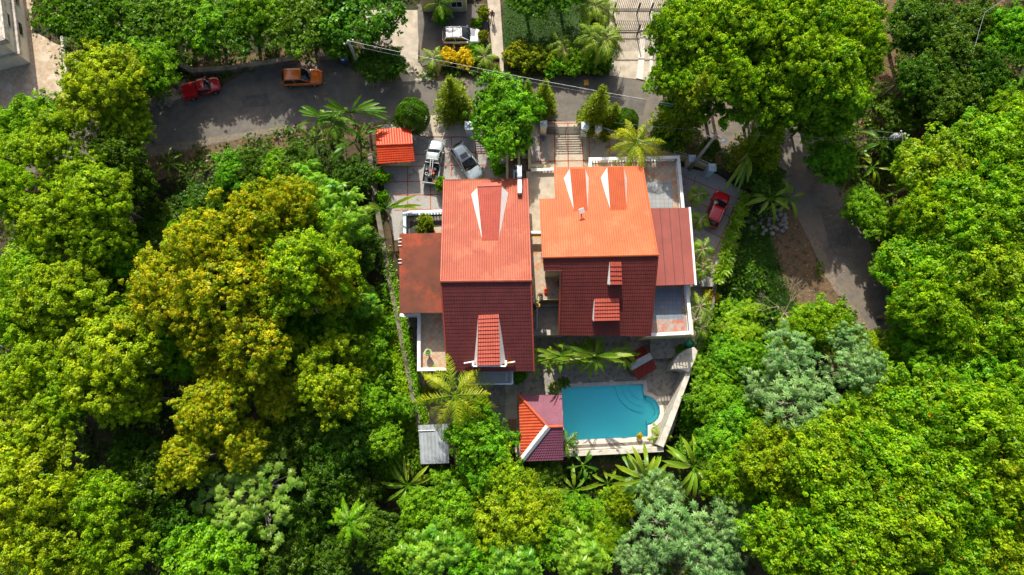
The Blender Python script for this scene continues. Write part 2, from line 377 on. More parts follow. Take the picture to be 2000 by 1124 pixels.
def palmate_leaves(seed, R, Hz, nl=24, lr=.25, nt=12, fing=9, fl=.55, fw=.17, flat=.6, spread=1.0):
    """umbrella-like hands of long leaflets"""
    rs = np.random.RandomState(seed); L, rad = dome_lobes(rs, nl, R, Hz, lr, .3)
    n = len(L); li = np.repeat(np.arange(n), nt); d = unit(rs.normal(size=(len(li), 3))); d[:, 2] = np.abs(d[:, 2]) * 1.0 - .15; d = unit(d)
    H_ = L[li] + d * rad[li][:, None] * np.array([1, 1, flat]) * rs.uniform(.8, 1.15, (len(li), 1))
    up = unit(d * .35 + np.array([0, 0, .9]) + rs.normal(size=d.shape) * .22)
    ax = unit(np.cross(up, rs.normal(size=up.shape))); ay = np.cross(up, ax)
    hi = np.repeat(np.arange(len(H_)), fing); ph = np.tile(np.arange(fing) * 2 * math.pi / fing, len(H_)) + rs.normal(size=len(hi)) * .1
    s = np.repeat(rs.uniform(.75, 1.25, len(H_)), fing)[:, None]
    dr = ax[hi] * np.cos(ph)[:, None] + ay[hi] * np.sin(ph)[:, None] - up[hi] * .28
    dr = unit(dr); C = H_[hi] + dr * fl * .5 * s; Nn = unit(up[hi] + dr * .3)
    V, Q = leaf_quads(C, Nn, fl * s[:, 0] * spread, fw * s[:, 0], rs, D=dr, droop=.12)
    tk = np.repeat(rs.uniform(0, .8, len(H_)), fing)
    return V, Q, np.repeat(tk, 4), L
def limbs(L, base_h, Hz, R, rs, r0=.28, n=7, mb=None):
    mb = mb or MB(); top = Vector((rs.normal() * .3, rs.normal() * .3, base_h + .1 * Hz))
    mb.tube([(0, 0, -.8), (.05, .02, base_h * .5), top], [r0 * 1.25, r0, r0 * .8], 7)
    idx = rs.permutation(len(L))[:n]
    for i in idx:
        e = Vector(L[i]) + Vector((0, 0, base_h)); m = top.lerp(e, .5) + Vector((rs.normal() * .4, rs.normal() * .4, -.3))
        mb.tube([top, m, e], [r0 * .55, r0 * .35, r0 * .12], 5)
    return mb
PROTO = {}
def tree_proto(key, crown_me, crown_mat, trunk_mb, trunk_mat, base_h, R, Hz, name):
    tm = bpy.data.meshes.new('trunk'); tm.from_pydata(trunk_mb.v, [], trunk_mb.f); tm.shade_smooth(); tm.materials.append(M[trunk_mat])
    crown_me.materials.append(M[crown_mat])
    PROTO.setdefault(key, []).append((crown_me, tm, base_h, R, Hz, name))
def make_kind(key, seeds, R, Hz, base_h, fmat, tmat='bark', name='forest_tree', gen=crown_leaves, nlimb=7, **k):
    for s in seeds:
        V, Q, t, L = gen(s, R, Hz, **k); me = mesh_np('crown', V + np.array([0, 0, base_h]), Q, t)
        rs = np.random.RandomState(s + 5)
        tree_proto(key, me, fmat, limbs(L, base_h, Hz, R, rs, n=nlimb), tmat, base_h, R, Hz, name)
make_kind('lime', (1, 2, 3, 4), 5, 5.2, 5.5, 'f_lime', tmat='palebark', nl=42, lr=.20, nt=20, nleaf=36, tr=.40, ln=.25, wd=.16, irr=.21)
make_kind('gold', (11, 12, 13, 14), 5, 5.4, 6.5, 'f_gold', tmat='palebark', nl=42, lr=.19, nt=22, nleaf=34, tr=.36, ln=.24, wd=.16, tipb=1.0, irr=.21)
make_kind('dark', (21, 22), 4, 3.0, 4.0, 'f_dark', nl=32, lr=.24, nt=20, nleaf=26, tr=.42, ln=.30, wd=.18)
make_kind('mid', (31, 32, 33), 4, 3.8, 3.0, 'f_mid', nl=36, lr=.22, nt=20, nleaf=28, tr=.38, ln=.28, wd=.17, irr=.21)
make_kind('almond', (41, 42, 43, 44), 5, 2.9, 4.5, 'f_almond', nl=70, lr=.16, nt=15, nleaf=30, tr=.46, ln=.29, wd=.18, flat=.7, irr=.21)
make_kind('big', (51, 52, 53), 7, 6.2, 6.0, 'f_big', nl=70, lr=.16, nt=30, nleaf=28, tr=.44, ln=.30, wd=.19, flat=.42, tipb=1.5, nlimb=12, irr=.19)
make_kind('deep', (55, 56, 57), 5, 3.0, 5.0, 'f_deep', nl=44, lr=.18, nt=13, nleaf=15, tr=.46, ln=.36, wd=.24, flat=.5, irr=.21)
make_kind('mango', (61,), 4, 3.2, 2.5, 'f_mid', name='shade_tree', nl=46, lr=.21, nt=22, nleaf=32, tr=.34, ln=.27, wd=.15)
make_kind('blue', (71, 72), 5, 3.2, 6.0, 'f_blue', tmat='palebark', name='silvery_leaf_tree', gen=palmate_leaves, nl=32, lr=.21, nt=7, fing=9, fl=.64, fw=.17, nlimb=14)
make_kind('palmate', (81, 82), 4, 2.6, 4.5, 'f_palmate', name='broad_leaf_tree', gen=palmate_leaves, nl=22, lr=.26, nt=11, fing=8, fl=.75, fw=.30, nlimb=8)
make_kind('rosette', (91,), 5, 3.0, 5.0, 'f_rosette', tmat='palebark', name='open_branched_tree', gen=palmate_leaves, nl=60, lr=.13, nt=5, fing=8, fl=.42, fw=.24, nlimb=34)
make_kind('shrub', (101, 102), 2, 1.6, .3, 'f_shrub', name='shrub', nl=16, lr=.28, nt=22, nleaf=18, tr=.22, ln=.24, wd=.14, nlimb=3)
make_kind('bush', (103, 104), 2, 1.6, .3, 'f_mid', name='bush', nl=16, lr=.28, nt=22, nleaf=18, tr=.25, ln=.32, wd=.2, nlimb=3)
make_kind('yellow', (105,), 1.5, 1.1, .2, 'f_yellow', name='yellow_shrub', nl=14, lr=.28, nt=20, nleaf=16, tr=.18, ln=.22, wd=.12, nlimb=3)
# clipped round bush: dense even shell
rs = np.random.RandomState(7); n = 16000; d = unit(rs.normal(size=(n, 3))); d[:, 2] = np.where(d[:, 2] < -.5, -d[:, 2], d[:, 2])
bumps = 1 + .05 * np.sin(d[:, 0] * 9) * np.sin(d[:, 1] * 8 + 1) + .04 * np.sin(d[:, 2] * 13)
C = d * (2 * rs.uniform(.9, 1.02, n) * bumps)[:, None] + np.array([0, 0, 1.8]); V, Q = leaf_quads(C, unit(d + rs.normal(size=d.shape) * .5), .16, .10, rs)
tree_proto('round', mesh_np('crown', V, Q, np.repeat(rs.uniform(0, .5, n), 4)), 'f_topiary', MB().tube([(0, 0, -.3), (0, 0, .8)], .12), 'bark', 0, 2, 3.8, 'clipped_bush')
# araucaria-like conical trees: whorls of drooping branches with tufts
def conifer(seed, Hh, R):
    rs = np.random.RandomState(seed); tb = MB().tube([(0, 0, -.3), (0, 0, Hh * .55), (0, 0, Hh)], [.18, .1, .02], 6)
    Cs = []; Ds = []; tiers = 17
    for k in range(tiers):
        f = k / (tiers - 1); z = Hh * (.08 + .9 * f); rr = R * (1 - f) ** .8 * rs.uniform(.85, 1.1) + .12; nb = max(5, int(11 * (1 - f) + 4)); a0 = rs.uniform(0, 6.28)
        for b in range(nb):
            a = a0 + b * 6.283 / nb + rs.normal() * .12; L_ = rr * rs.uniform(.8, 1.1); m = max(3, int(L_ / .14))
            for q in range(m):
                t = (q + .5) / m; p = np.array([math.cos(a) * L_ * t, math.sin(a) * L_ * t, z - .10 * L_ * t + .25 * L_ * t * t])
                for w_ in range(7):
                    Cs.append(p + rs.normal(size=3) * .13 * (.6 + .8 * t)); Ds.append(np.array([math.cos(a), math.sin(a), .2]) + rs.normal(size=3) * .5)
            if q: tb.tube([(0, 0, z), (math.cos(a) * L_ * .8, math.sin(a) * L_ * .8, z)], [.03, .01], 3, cap=False)
    Cs = np.array(Cs); Ds = np.array(Ds); N_ = unit(rs.normal(size=Cs.shape) * .5 + np.array([0, 0, 1.]))
    V, Q = leaf_quads(Cs, N_, .34, .13, rs, D=Ds); r = np.hypot(Cs[:, 0], Cs[:, 1])
    return mesh_np('crown', V, Q, np.repeat(np.clip(rs.uniform(-.2, .7, len(Cs)) + .2, 0, 1), 4)), tb
for s in (3, 4):
    me_, tb_ = conifer(s, 9, 2.1); tree_proto('pine', me_, 'f_pine', tb_, 'bark', 0, 2.1, 9, 'conical_tree')

def place(key, px, py, rpx, h, label, cat='tree', group=None, var=None, name=None, rot=None, squash=None, bz=None):
    """a tree whose crown centre shows at px,py, crown radius rpx photo pixels, height h above the ground"""
    lst = PROTO[key]; rs = random.Random(int(px * 7 + py * 13)); cm, tm, bh, R, Hz, nm = lst[(var if var is not None else rs.randrange(len(lst))) % len(lst)]
    tot = bh + Hz; gz = 0
    for _ in range(3):
        cz = gz + h * ((bh + Hz * .62) / tot if key not in ('pine',) else .45); p = P(px, py, cz); gz = g1(p.x, p.y) if bz is None else bz
    s = rpx / scale_at(py, cz) / R
    r = T(name or nm, label, cat, (p.x, p.y, gz), group); r.rotation_euler.z = rs.uniform(0, 6.28) if rot is None else rot
    r.scale = (s, s, h / tot) if squash is None else (s * squash[0], s * squash[1], h / tot)
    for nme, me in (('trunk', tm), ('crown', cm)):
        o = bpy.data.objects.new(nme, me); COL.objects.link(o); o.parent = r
    return r

# palms ------------------------------------------------------------
def frond(rs, az, L_, rise, droop, leaf, nleaf, lw, hang, out):
    """one feather frond from origin; appends leaflet quads, returns rachis points"""
    a = np.array([math.cos(az), math.sin(az), 0.]); pts = []
    for k in range(9):
        t = k / 8; pts.append(a * L_ * (t - .12 * t * t * droop) + np.array([0, 0, 1.]) * L_ * (rise * t - droop * t * t))
    pts = np.array(pts)
    tt = np.linspace(.14, .99, nleaf); P_ = np.stack([np.interp(tt, np.linspace(0, 1, 9), pts[:, i]) for i in range(3)], 1)
    tg = unit(np.gradient(P_, axis=0)); side = np.array([-a[1], a[0], 0.]); nl = unit(np.cross(tg, np.broadcast_to(side, tg.shape))); nl *= np.sign(nl[:, 2:3] + 1e-6)
    for sg in (-1, 1):
        ln = leaf * (np.sin(np.clip(tt * 1.05, 0, 1) * math.pi * .86 + .22)) * rs.uniform(.85, 1.1, nleaf)
        dr = unit(side * sg + tg * .75 + np.array([0, 0, -1.]) * hang + rs.normal(size=tg.shape) * .13 + np.sin(np.arange(nleaf) * 1.9 + rs.uniform(0, 6))[:, None] * tg * .22)
        wv = unit(np.cross(dr, nl + rs.normal(size=tg.shape) * .15)) * lw
        A = P_; B_ = P_ + dr * ln[:, None] * .55; keep = rs.uniform(0, 1, nleaf) > .14; ln = ln * np.where(keep, 1, .12); B_ = P_ + dr * ln[:, None] * .55; C_ = P_ + dr * ln[:, None] + np.array([0, 0, -1.]) * (ln * .28)[:, None]
        V = np.stack([A - wv * .4, A + wv * .4, B_ + wv * .5, B_ - wv * .5, C_ + wv * .12, C_ - wv * .12], 1)
        n0 = out['n']; out['V'].append(V.reshape(-1, 3)); b = n0 + np.arange(nleaf)[:, None] * 6
        out['Q'].append(np.vstack([b + np.array([[0, 1, 2, 3]]), b + np.array([[3, 2, 4, 5]])])); out['n'] += 6 * nleaf
        out['t'].append(np.repeat(np.clip(rs.uniform(0, .5) + tt * .4 + rs.normal(size=nleaf) * .1, 0, 1), 6))
    return pts
def palm(name, label, base, top, n, L_, leaf, fmat, seed=0, lw=.07, rise=(.15, .9), nleaf=34, droop=.7, hang=.35, tr=.14, cat='palm tree', group=None, nuts=False, trunkmat='palebark', stems=1, azr=None):
    rs = np.random.RandomState(seed); base = Vector(base); top = Vector(top); r = T(name, label, cat, base, group)
    for st in range(stems):
        off = Vector((0, 0, 0)) if stems == 1 else Vector((rs.normal() * .55, rs.normal() * .55, rs.uniform(-.8, .2)))
        bo = Vector((off.x * .4, off.y * .4, -.2)); tp = top - base + off
        mid = bo.lerp(tp, .5) + Vector((.12, .1, 0))
        tb = MB().tube([bo, mid, tp], [tr * 1.4, tr, tr * .85], 8)
        tk = ob('trunk' if stems == 1 else 'stem', tb, M[trunkmat], r, world=False, smooth_=True)
        for k in range(n):
            out = dict(V=[], Q=[], t=[], n=0)
            az = (k * 2.39996 + rs.uniform(-.2, .2)) if azr is None else rs.uniform(*azr)
            f = k / max(1, n - 1); ri = rise[1] + (rise[0] - rise[1]) * f
            pts = frond(rs, az, L_ * rs.uniform(.85, 1.08) * (.8 + .2 * math.sin(f * 3)), ri, droop * rs.uniform(.7, 1.2), leaf, nleaf, lw, hang, out)
            o = ob('frond', mesh_np('frond', np.vstack(out['V']), np.vstack(out['Q']), np.concatenate(out['t'])), M[fmat], r, world=False)
            o.location = tp
            ra = ob('midrib', MB().tube([tuple(q) for q in pts], [.045, .04, .035, .03, .028, .024, .02, .015, .01], 4), M['wood_pale'] if fmat == 'f_palm' else M[fmat], o, world=False)
    if nuts:
        for k in range(5):
            a = k * 1.3; c = MB().lathe(tp + Vector((math.cos(a) * .28, math.sin(a) * .28, -.35)), [(.01, -.14), (.1, -.09), (.13, 0), (.1, .09), (.01, .14)], 8)
            ob('coconut', c, M['wood_pale'], r, world=False, smooth_=True)
    return r
def blade(rs, az, L_, W_, pet, rise, droop, V, Q, t, n0, fold=.25, rag=.0, dead=False, roll=0.):
    """long paddle leaf with a stalk, arching; ragged edges"""
    a = np.array([math.cos(az), math.sin(az), 0.]); side = np.array([-a[1], a[0], 0.]); tot = L_ + pet; nu = 14
    vs = []
    def c(s): q = s / tot; return a * s * (1 - .10 * droop * q) + np.array([0, 0, 1.]) * tot * (rise * q - droop * q * q)
    up = np.array([0, 0, 1.])
    sd = side * math.cos(roll) + up * math.sin(roll); nm = up * math.cos(roll) - side * math.sin(roll)
    tips = []
    for k in range(nu + 1):
        f = k / nu; p = c(pet + L_ * f); w_ = W_ * .5 * (math.sin(min(1, f * 1.02 + .03) * math.pi) ** .45 if 0 < f < 1 else .12)
        wl = w_ * (1 - rag * rs.uniform(0, 1)); wr = w_ * (1 - rag * rs.uniform(0, 1))
        vs += [p + sd * wl + nm * fold * wl, p + sd * wl * .5 + nm * fold * wl * .62, p, p - sd * wr * .5 + nm * fold * wr * .62, p - sd * wr + nm * fold * wr]
        e = .55 + .3 * f if not dead else 1
        tips += [e, .12, .35, .12, e]
    for k in range(nu):
        for j in range(4):
            b = n0 + k * 5 + j; Q.append((b, b + 1, b + 6, b + 5))
    V += vs; t += list(np.clip(np.array(tips) * rs.uniform(.35, 1.1) if not dead else np.array(tips), 0, 1))
    return [tuple(c(pet * i / 3)) for i in range(4)] + [tuple(c(pet + L_ * f)) for f in (.3, .6, .9)]
def banana(name, label, base, h, n, L_, W_, fmat='f_banana', seed=0, cat='banana plant', group=None, pet=.5, rise=(1.0, .25), droop=.75, stems=1, rag=.12, fan=None, spread=1.4):
    rs = np.random.RandomState(seed); base = Vector(base); r = T(name, label, cat, base, group)
    for st in range(stems):
        off = Vector((0, 0, 0)) if st == 0 else Vector((rs.uniform(-.9, .9), rs.uniform(-.9, .9), 0)); hh = h * (1 if st == 0 else rs.uniform(.55, .85))
        ob('stem', MB().tube([off + Vector((0, 0, -.3)), off + Vector((.05, 0, hh * .6)), off + Vector((0, 0, hh))], [.17, .13, .08], 8), M['wood_pale'], r, world=False, smooth_=True)
        m = n if st == 0 else max(4, n - 3)
        for k in range(m):
            V = []; Q = []; t = []; f = k / max(1, m - 1)
            if fan is None:
                az = k * 2.39996 + rs.uniform(-.25, .25) + seed; ri = rise[0] + (rise[1] - rise[0]) * f; dp = droop * rs.uniform(.8, 1.2)
                pts = blade(rs, az, L_ * rs.uniform(.8, 1.1), W_ * rs.uniform(.85, 1.1), pet, ri, dp, V, Q, t, 0, rag=rag, dead=(k == m - 1 and m > 7))
            else:
                an = -spread + 2 * spread * f; sgn = 1 if an >= 0 else -1; az = fan if sgn > 0 else fan + math.pi
                e = math.pi / 2 - abs(an)          # elevation of this leaf in the fan plane
                pts = blade(rs, az + rs.uniform(-.3, .3), L_ * rs.uniform(.85, 1.1) * max(.45, math.cos(e) + .1), W_, pet * max(.25, math.cos(e)), math.tan(min(e, 1.25)) * .8, .42 * rs.uniform(.8, 1.2), V, Q, t, 0, rag=rag + .1, dead=(k in (0, m - 1)), roll=rs.uniform(-.5, .5))
            o = ob('leaf', mesh_np('leaf', np.array(V), np.array(Q), np.array(t)), M[fmat], r, world=False); o.location = off + Vector((0, 0, hh))
            ob('midrib', MB().tube(pts, [.05, .045, .04, .035, .03, .02, .012], 4), M['f_palm'], o, world=False)
    return r
# ------------------------------------------------------------------ ground, roads, paving
gx = np.arange(-110, 111, 1.0); gy = np.arange(-60, 121, 1.0); X, Y = np.meshgrid(gx, gy); Z = G(X, Y)
bumpy = .25 * np.sin(X * .7 + Y * .31) * np.sin(Y * .53 - X * .2) * smooth((np.hypot(X - 5, Y - 14) - 34) / 10) * 0
V = np.stack([X, Y, Z + bumpy], -1).reshape(-1, 3); nx = len(gx); j, i = np.meshgrid(np.arange(len(gy) - 1), np.arange(nx - 1), indexing='ij'); b = (j * nx + i).ravel()
gm = mesh_np('ground', V, np.stack([b, b + 1, b + nx + 1, b + nx], 1)); S('ground', gm, M['ground'], smooth_=True)
far = MB(); far.add([(-600, -600, -7), (600, -600, -7), (600, 600, -7), (-600, 600, -7)], [(0, 1, 2, 3)]); S('terrain', far, M['ground'])
def wig(pts, amp=2.0, step=14, seed=1):
    """roughened edge"""
    rs_ = random.Random(seed); out = []
    for k in range(len(pts)):
        x0, y0 = pts[k]; x1, y1 = pts[(k + 1) % len(pts)]; m = max(1, int(math.hypot(x1 - x0, y1 - y0) / step))
        for q in range(m): out.append((x0 + (x1 - x0) * q / m + rs_.uniform(-amp, amp), y0 + (y1 - y0) * q / m + rs_.uniform(-amp, amp)))
    return out
ROAD = [(-200, 250), (0, 262), (150, 245), (270, 213), (340, 196), (430, 172), (480, 140), (560, 124), (650, 118), (720, 152), (790, 158), (900, 155), (985, 152), (1100, 150), (1195, 148), (1290, 166), (1400, 190), (1500, 212), (1580, 250), (1620, 320), (1660, 400), (1700, 480), (1735, 560), (1755, 650), (1790, 760), (1700, 760), (1700, 680), (1658, 610), (1612, 540), (1580, 470), (1545, 400), (1485, 345), (1400, 292), (1300, 268), (1200, 242), (1060, 235), (900, 235), (740, 240), (640, 246), (560, 258), (420, 282), (280, 310), (150, 330), (0, 345), (-200, 360)]
VERGE = [(-200, 215), (150, 190), (330, 160), (400, 120), (560, 95), (700, 110), (800, 150), (1200, 140), (1420, 170), (1560, 215), (1650, 290), (1710, 420), (1770, 560), (1830, 760), (1640, 760), (1570, 640), (1505, 520), (1498, 420), (1480, 370), (1400, 320), (1300, 290), (1050, 262), (760, 262), (640, 275), (520, 300), (380, 340), (250, 360), (-200, 400)]
S('verge', sheet(wig(VERGE, 4, 18), .012), M['verge'])
S('road', sheet(wig(ROAD, 1.6, 10), .030), M['asphalt'])
mat('patch', (.075, .07, .065), .9, (.12, .11, .095), 2, 9, bump=.3, bs=50); mat('dustpatch', (.22, .18, .13), .95, (.13, .11, .085), 3, 9, bump=.3, bs=40)
for k_, (q_, mm_) in enumerate((([(470, 190), (520, 182), (528, 205), (476, 212)], 'patch'), ([(1010, 178), (1075, 180), (1073, 200), (1008, 197)], 'patch'), ([(1230, 190), (1262, 196), (1256, 226), (1224, 220)], 'patch'), ([(1600, 400), (1640, 410), (1665, 480), (1620, 486)], 'patch'), ([(300, 288), (420, 268), (560, 246), (640, 234), (640, 244), (560, 256), (420, 280), (290, 306)], 'dustpatch'), ([(1580, 440), (1600, 470), (1640, 560), (1700, 640), (1704, 680), (1660, 610), (1612, 540), (1582, 470)], 'dustpatch'), ([(770, 226), (900, 224), (1060, 224), (1060, 233), (900, 234), (760, 237)], 'dustpatch'))):
    S('road_patch', sheet(wig(q_, 1.5, 9, k_), .036 + k_ * .0015), M[mm_])
S('gravel_yard', sheet(wig([(-160, -160), (60, -160), (64, 60), (118, 90), (130, 175), (125, 228), (-160, 235)], 2.5, 14), .02), M['gravel'])
S('driveway', sheet([(700, 20), (820, 20), (816, 120), (846, 158), (786, 160), (770, 125), (700, 70)], .045), M['concrete'])
S('parking_pad', sheet([(815, 8), (952, 8), (955, 96), (822, 130), (816, 60)], .050), M['asphalt'])
S('lawn', sheet([(982, -60), (1180, -60), (1150, 110), (985, 110)], .02), mat('lawnbase', (.02, .05, .008), .95, (.035, .075, .012), 2))
S('footpath', pris([(948, -40), (974, -40), (984, 112), (984, 160), (976, 160), (976, 114), (962, 112)], .35, -.1), M['concrete'])
S('access_drive', sheet([(1190, -80), (1300, -80), (1300, 165), (1278, 160), (1190, 148)], .045), M['concrete'])
S('drive_kerb', pris([(1252, 55), (1262, 55), (1256, 156), (1243, 153)], .14, 0), M['coping'])
S('drive_track', pris([(1272, -40), (1277, -40), (1274, 158), (1268, 157)], .10, 0), M['coping'])
S('dirt_path', sheet(wig([(1725, -40), (1775, -40), (1760, 60), (1752, 140), (1740, 190), (1722, 150), (1730, 80)], 4, 12), .02), M['verge'])
S('dirt_patch', sheet(wig([(270, 190), (330, 160), (420, 150), (400, 185), (300, 215)], 3, 10), .022), M['gravel'])
# compound
S('driveway_paving', pris([(742, 252), (752, 243), (870, 238), (1060, 238), (1185, 243), (1290, 300), (1330, 318), (1330, 420), (1050, 470), (770, 470), (752, 400), (748, 330)], .06, -4), M['aggregate'])
S('entrance_apron', sheet([(832, 226), (912, 222), (912, 268), (822, 268)], .066), M['concrete'])
S('entrance_ramp', sheet([(1064, 238), (1143, 238), (1146, 330), (1085, 330), (1070, 300)], .066), M['concrete'])
S('side_driveway', pris([(1322, 325), (1400, 340), (1462, 380), (1440, 420), (1415, 490), (1398, 560), (1340, 560)], .04, -4), M['aggregate'])
S('side_yard', pris([(1270, 545), (1398, 545), (1392, 600), (1372, 680), (1360, 700), (1270, 700)], -.9, -4), M['stone'])
sp = MB()
for k, (a, bb, z) in enumerate((((748, 400), (790, 470), -.2), ((765, 470), (800, 560), -.7), ((775, 560), (812, 640), -1.2), ((790, 640), (830, 755), -1.8))):
    pris([a, (bb[0], a[1]), bb, (a[0] + 8, bb[1])], z, -4, sp)
S('side_path', sp, M['old_concrete'])
S('rear_yard', pris([(800, 640), (1010, 640), (1010, 880), (826, 850)], -2.25, -5), M['stone'])
S('garden_path', pris([(986, 735), (1010, 735), (1010, 884), (986, 884)], -2.10, -4), M['concrete'])
# pool terrace with the pool cut out
POOL = [(1098, 758), (1180, 754), (1256, 751), (1258, 772), (1270, 775), (1281, 783), (1288, 795), (1289, 808), (1285, 819), (1276, 827), (1265, 831), (1265, 853), (1180, 857), (1102, 861)]
def ring(pts, z): return [P(x, y, z) for x, y in pts]
def grow(pts, d):
    n = len(pts); cx = sum(p.x for p in pts) / n; out = []
    for k in range(n):
        a, b_, c = pts[k - 1], pts[k], pts[(k + 1) % n]; t1 = (b_ - a).normalized(); t2 = (c - b_).normalized(); nn = Vector((t1.y + t2.y, -t1.x - t2.x, 0)); nn.normalize()
        out.append(b_ - nn * d * (1 if AREA > 0 else -1) / max(.6, math.sqrt((1 + t1.dot(t2)) / 2)))
    return out
PZ = -2.2; pr = ring(POOL, PZ); AREA = -sum(pr[k].x * pr[(k + 1) % len(pr)].y - pr[(k + 1) % len(pr)].x * pr[k].y for k in range(len(pr)))
AREA = -AREA
cop = grow(pr, -.42) if sum((p - Vector((11, -1, PZ))).length for p in grow(pr, -.42)) > sum((p - Vector((11, -1, PZ))).length for p in pr) else grow(pr, .42)
def holed(outer, hole, z0, mname, name, thick, kind='structure'):
    bm = bmesh.new(); es = []
    for rg in (outer, hole):
        vs = [bm.verts.new(p) for p in rg]; es += [bm.edges.new((vs[k], vs[(k + 1) % len(vs)])) for k in range(len(vs))]
    bmesh.ops.triangle_fill(bm, edges=es, use_beauty=True)
    r_ = bmesh.ops.extrude_face_region(bm, geom=bm.faces[:])
    bmesh.ops.translate(bm, verts=[e for e in r_['geom'] if isinstance(e, bmesh.types.BMVert)], vec=(0, 0, -thick))
    bmesh.ops.recalc_face_normals(bm, faces=bm.faces); me = bpy.data.meshes.new(name); bm.to_mesh(me); bm.free()
    o = ob(name, me, M[mname]); return o
tag(holed(ring([(1006, 640), (1335, 640), (1362, 690), (1345, 745), (1312, 850), (1290, 884), (1008, 892)], PZ), [p.copy() for p in cop], 0, 'stone', 'patio', 2.2), kind='structure')
pool = T('swimming_pool', 'blue swimming pool with a rounded bay and white coping, beside the purple-roofed pavilion', 'swimming pool', P(1180, 805, PZ))
up_ = [p + Vector((0, 0, .06)) for p in cop]; dn_ = [p + Vector((0, 0, .06)) for p in pr]
co_ = holed(up_, dn_, 0, 'coping', 'coping', .2); co_.parent = pool; co_.location = -pool.location
bs = MB(); n = len(pr); deep = [Vector((p.x, p.y, PZ - .95)) for p in pr]
bs.add([p + Vector((0, 0, -.02)) for p in pr] + deep, [(k, (k + 1) % n, (k + 1) % n + n, k + n) for k in range(n)] + [tuple(range(n, 2 * n))]); ob('basin', bs, M['pooltile'], pool)
st = MB()
for r_, z_ in ((3.0, .25), (2.3, .42), (1.6, .6)):      # quarter-round corner steps
    c = P(1257, 752, PZ); st.prism([Vector((c.x, c.y, PZ - .95 + z_))] + [Vector((c.x - .03 - r_ * math.sin(a), c.y - .03 - r_ * math.cos(a), PZ - .95 + z_)) for a in [q * math.pi / 16 for q in range(9)]], PZ - .95)
ob('pool_steps', st, M['pooltile'], pool)
bay = MB(); rg = [(1262, 774), (1272, 777), (1282, 786), (1287, 797), (1287, 808), (1283, 819), (1274, 826), (1264, 829)]; inn = [(1262, 781), (1270, 783), (1276, 790), (1280, 799), (1280, 808), (1276, 815), (1270, 820), (1263, 822)]
pts = ring(rg, PZ - .5) + ring(inn[::-1], PZ - .5); bay.prism(pts, PZ - .95); ob('bench', bay, M['pooltile'], pool)
m = bpy.data.materials.new('water'); m.use_nodes = True; N = m.node_tree.nodes; L = m.node_tree.links; N.clear()
o_ = N.new('ShaderNodeOutputMaterial'); tr_ = N.new('ShaderNodeBsdfTransparent'); tr_.inputs[0].default_value = (.42, .97, 1.0, 1); gl_ = N.new('ShaderNodeBsdfGlossy'); gl_.inputs['Roughness'].default_value = .04
fr = N.new('ShaderNodeFresnel'); fr.inputs[0].default_value = 1.33; bp = N.new('ShaderNodeBump'); bp.inputs['Strength'].default_value = .25; bp.inputs['Distance'].default_value = .05; nz = N.new('ShaderNodeTexNoise'); nz.inputs['Scale'].default_value = 3
L.new(nz.outputs['Fac'], bp.inputs['Height']); L.new(bp.outputs[0], gl_.inputs['Normal']); mx = N.new('ShaderNodeMixShader'); L.new(fr.outputs[0], mx.inputs[0]); L.new(tr_.outputs[0], mx.inputs[1]); L.new(gl_.outputs[0], mx.inputs[2]); L.new(mx.outputs[0], o_.inputs[0])
wt = MB(); wt.add([p + Vector((0, 0, -.10)) for p in pr], [tuple(range(n))]); o = ob('water', wt, m, pool)
for px_, py_ in ((1133, 750), (1194, 747)): S('pool_niche', MB().lathe(P(px_, py_, PZ + .02), [(.3, -.3), (.3, .05), (.24, .08)], 14), M['coping'])
S('pool_ledge', pris([(1100, 866), (1265, 858), (1280, 852), (1296, 840), (1302, 850), (1290, 872), (1104, 880)], PZ + .10, PZ - .3), M['coping'])
S('pool_gutter', pris([(1104, 871), (1272, 862), (1274, 867), (1104, 876)], PZ + .16, PZ - .3), M['old_concrete'])
S('sunny_deck', pris([(1268, 858), (1296, 846), (1306, 800), (1328, 770), (1322, 800), (1300, 868), (1270, 873)], PZ + .05, PZ - .3), M['coping'])
# orange joint strips of the driveway
def strips(lines, z, wd=.12):
    m = MB()
    for (a, b_) in lines:
        p, q = P(*a, z), P(*b_, z); d = (q - p).normalized(); s_ = Vector((-d.y, d.x, 0)) * wd / 2; m.quad(p - s_, q - s_, q + s_, p + s_)
    return m
LN = [((822, 268), (912, 268)), ((808, 302), (842, 302)), ((858, 300), (985, 297)), ((752, 326), (985, 322)), ((752, 356), (840, 354)), ((770, 382), (866, 380)), ((770, 411), (866, 409)), ((796, 326), (796, 410)), ((841, 350), (841, 410)), ((882, 268), (882, 345)), ((928, 250), (930, 345)), ((965, 270), (967, 345)), ((1050, 268), (1068, 268)), ((1056, 262), (1056, 330)), ((1045, 316), (1150, 314)), ((1150, 262), (1152, 330)), ((1190, 262), (1190, 312)), ((1210, 290), (1290, 306))]
S('driveway_joint', strips(LN, .066), M['strip'])
S('entrance_joint', strips([((1064, 241), (1142, 241)), ((1083, 241), (1084, 330)), ((1109, 241), (1110, 330)), ((1137, 275), (1140, 330)), ((1072, 315), (1145, 314))], .072, .12), M['strip'])
S('side_joint', strips([((1335, 345), (1448, 392)), ((1335, 384), (1434, 428)), ((1340, 430), (1420, 470)), ((1345, 480), (1410, 500)), ((1420, 440), (1385, 520)), ((1385, 520), (1402, 540)), ((1358, 345), (1345, 440))], .046, .10), M['strip'])

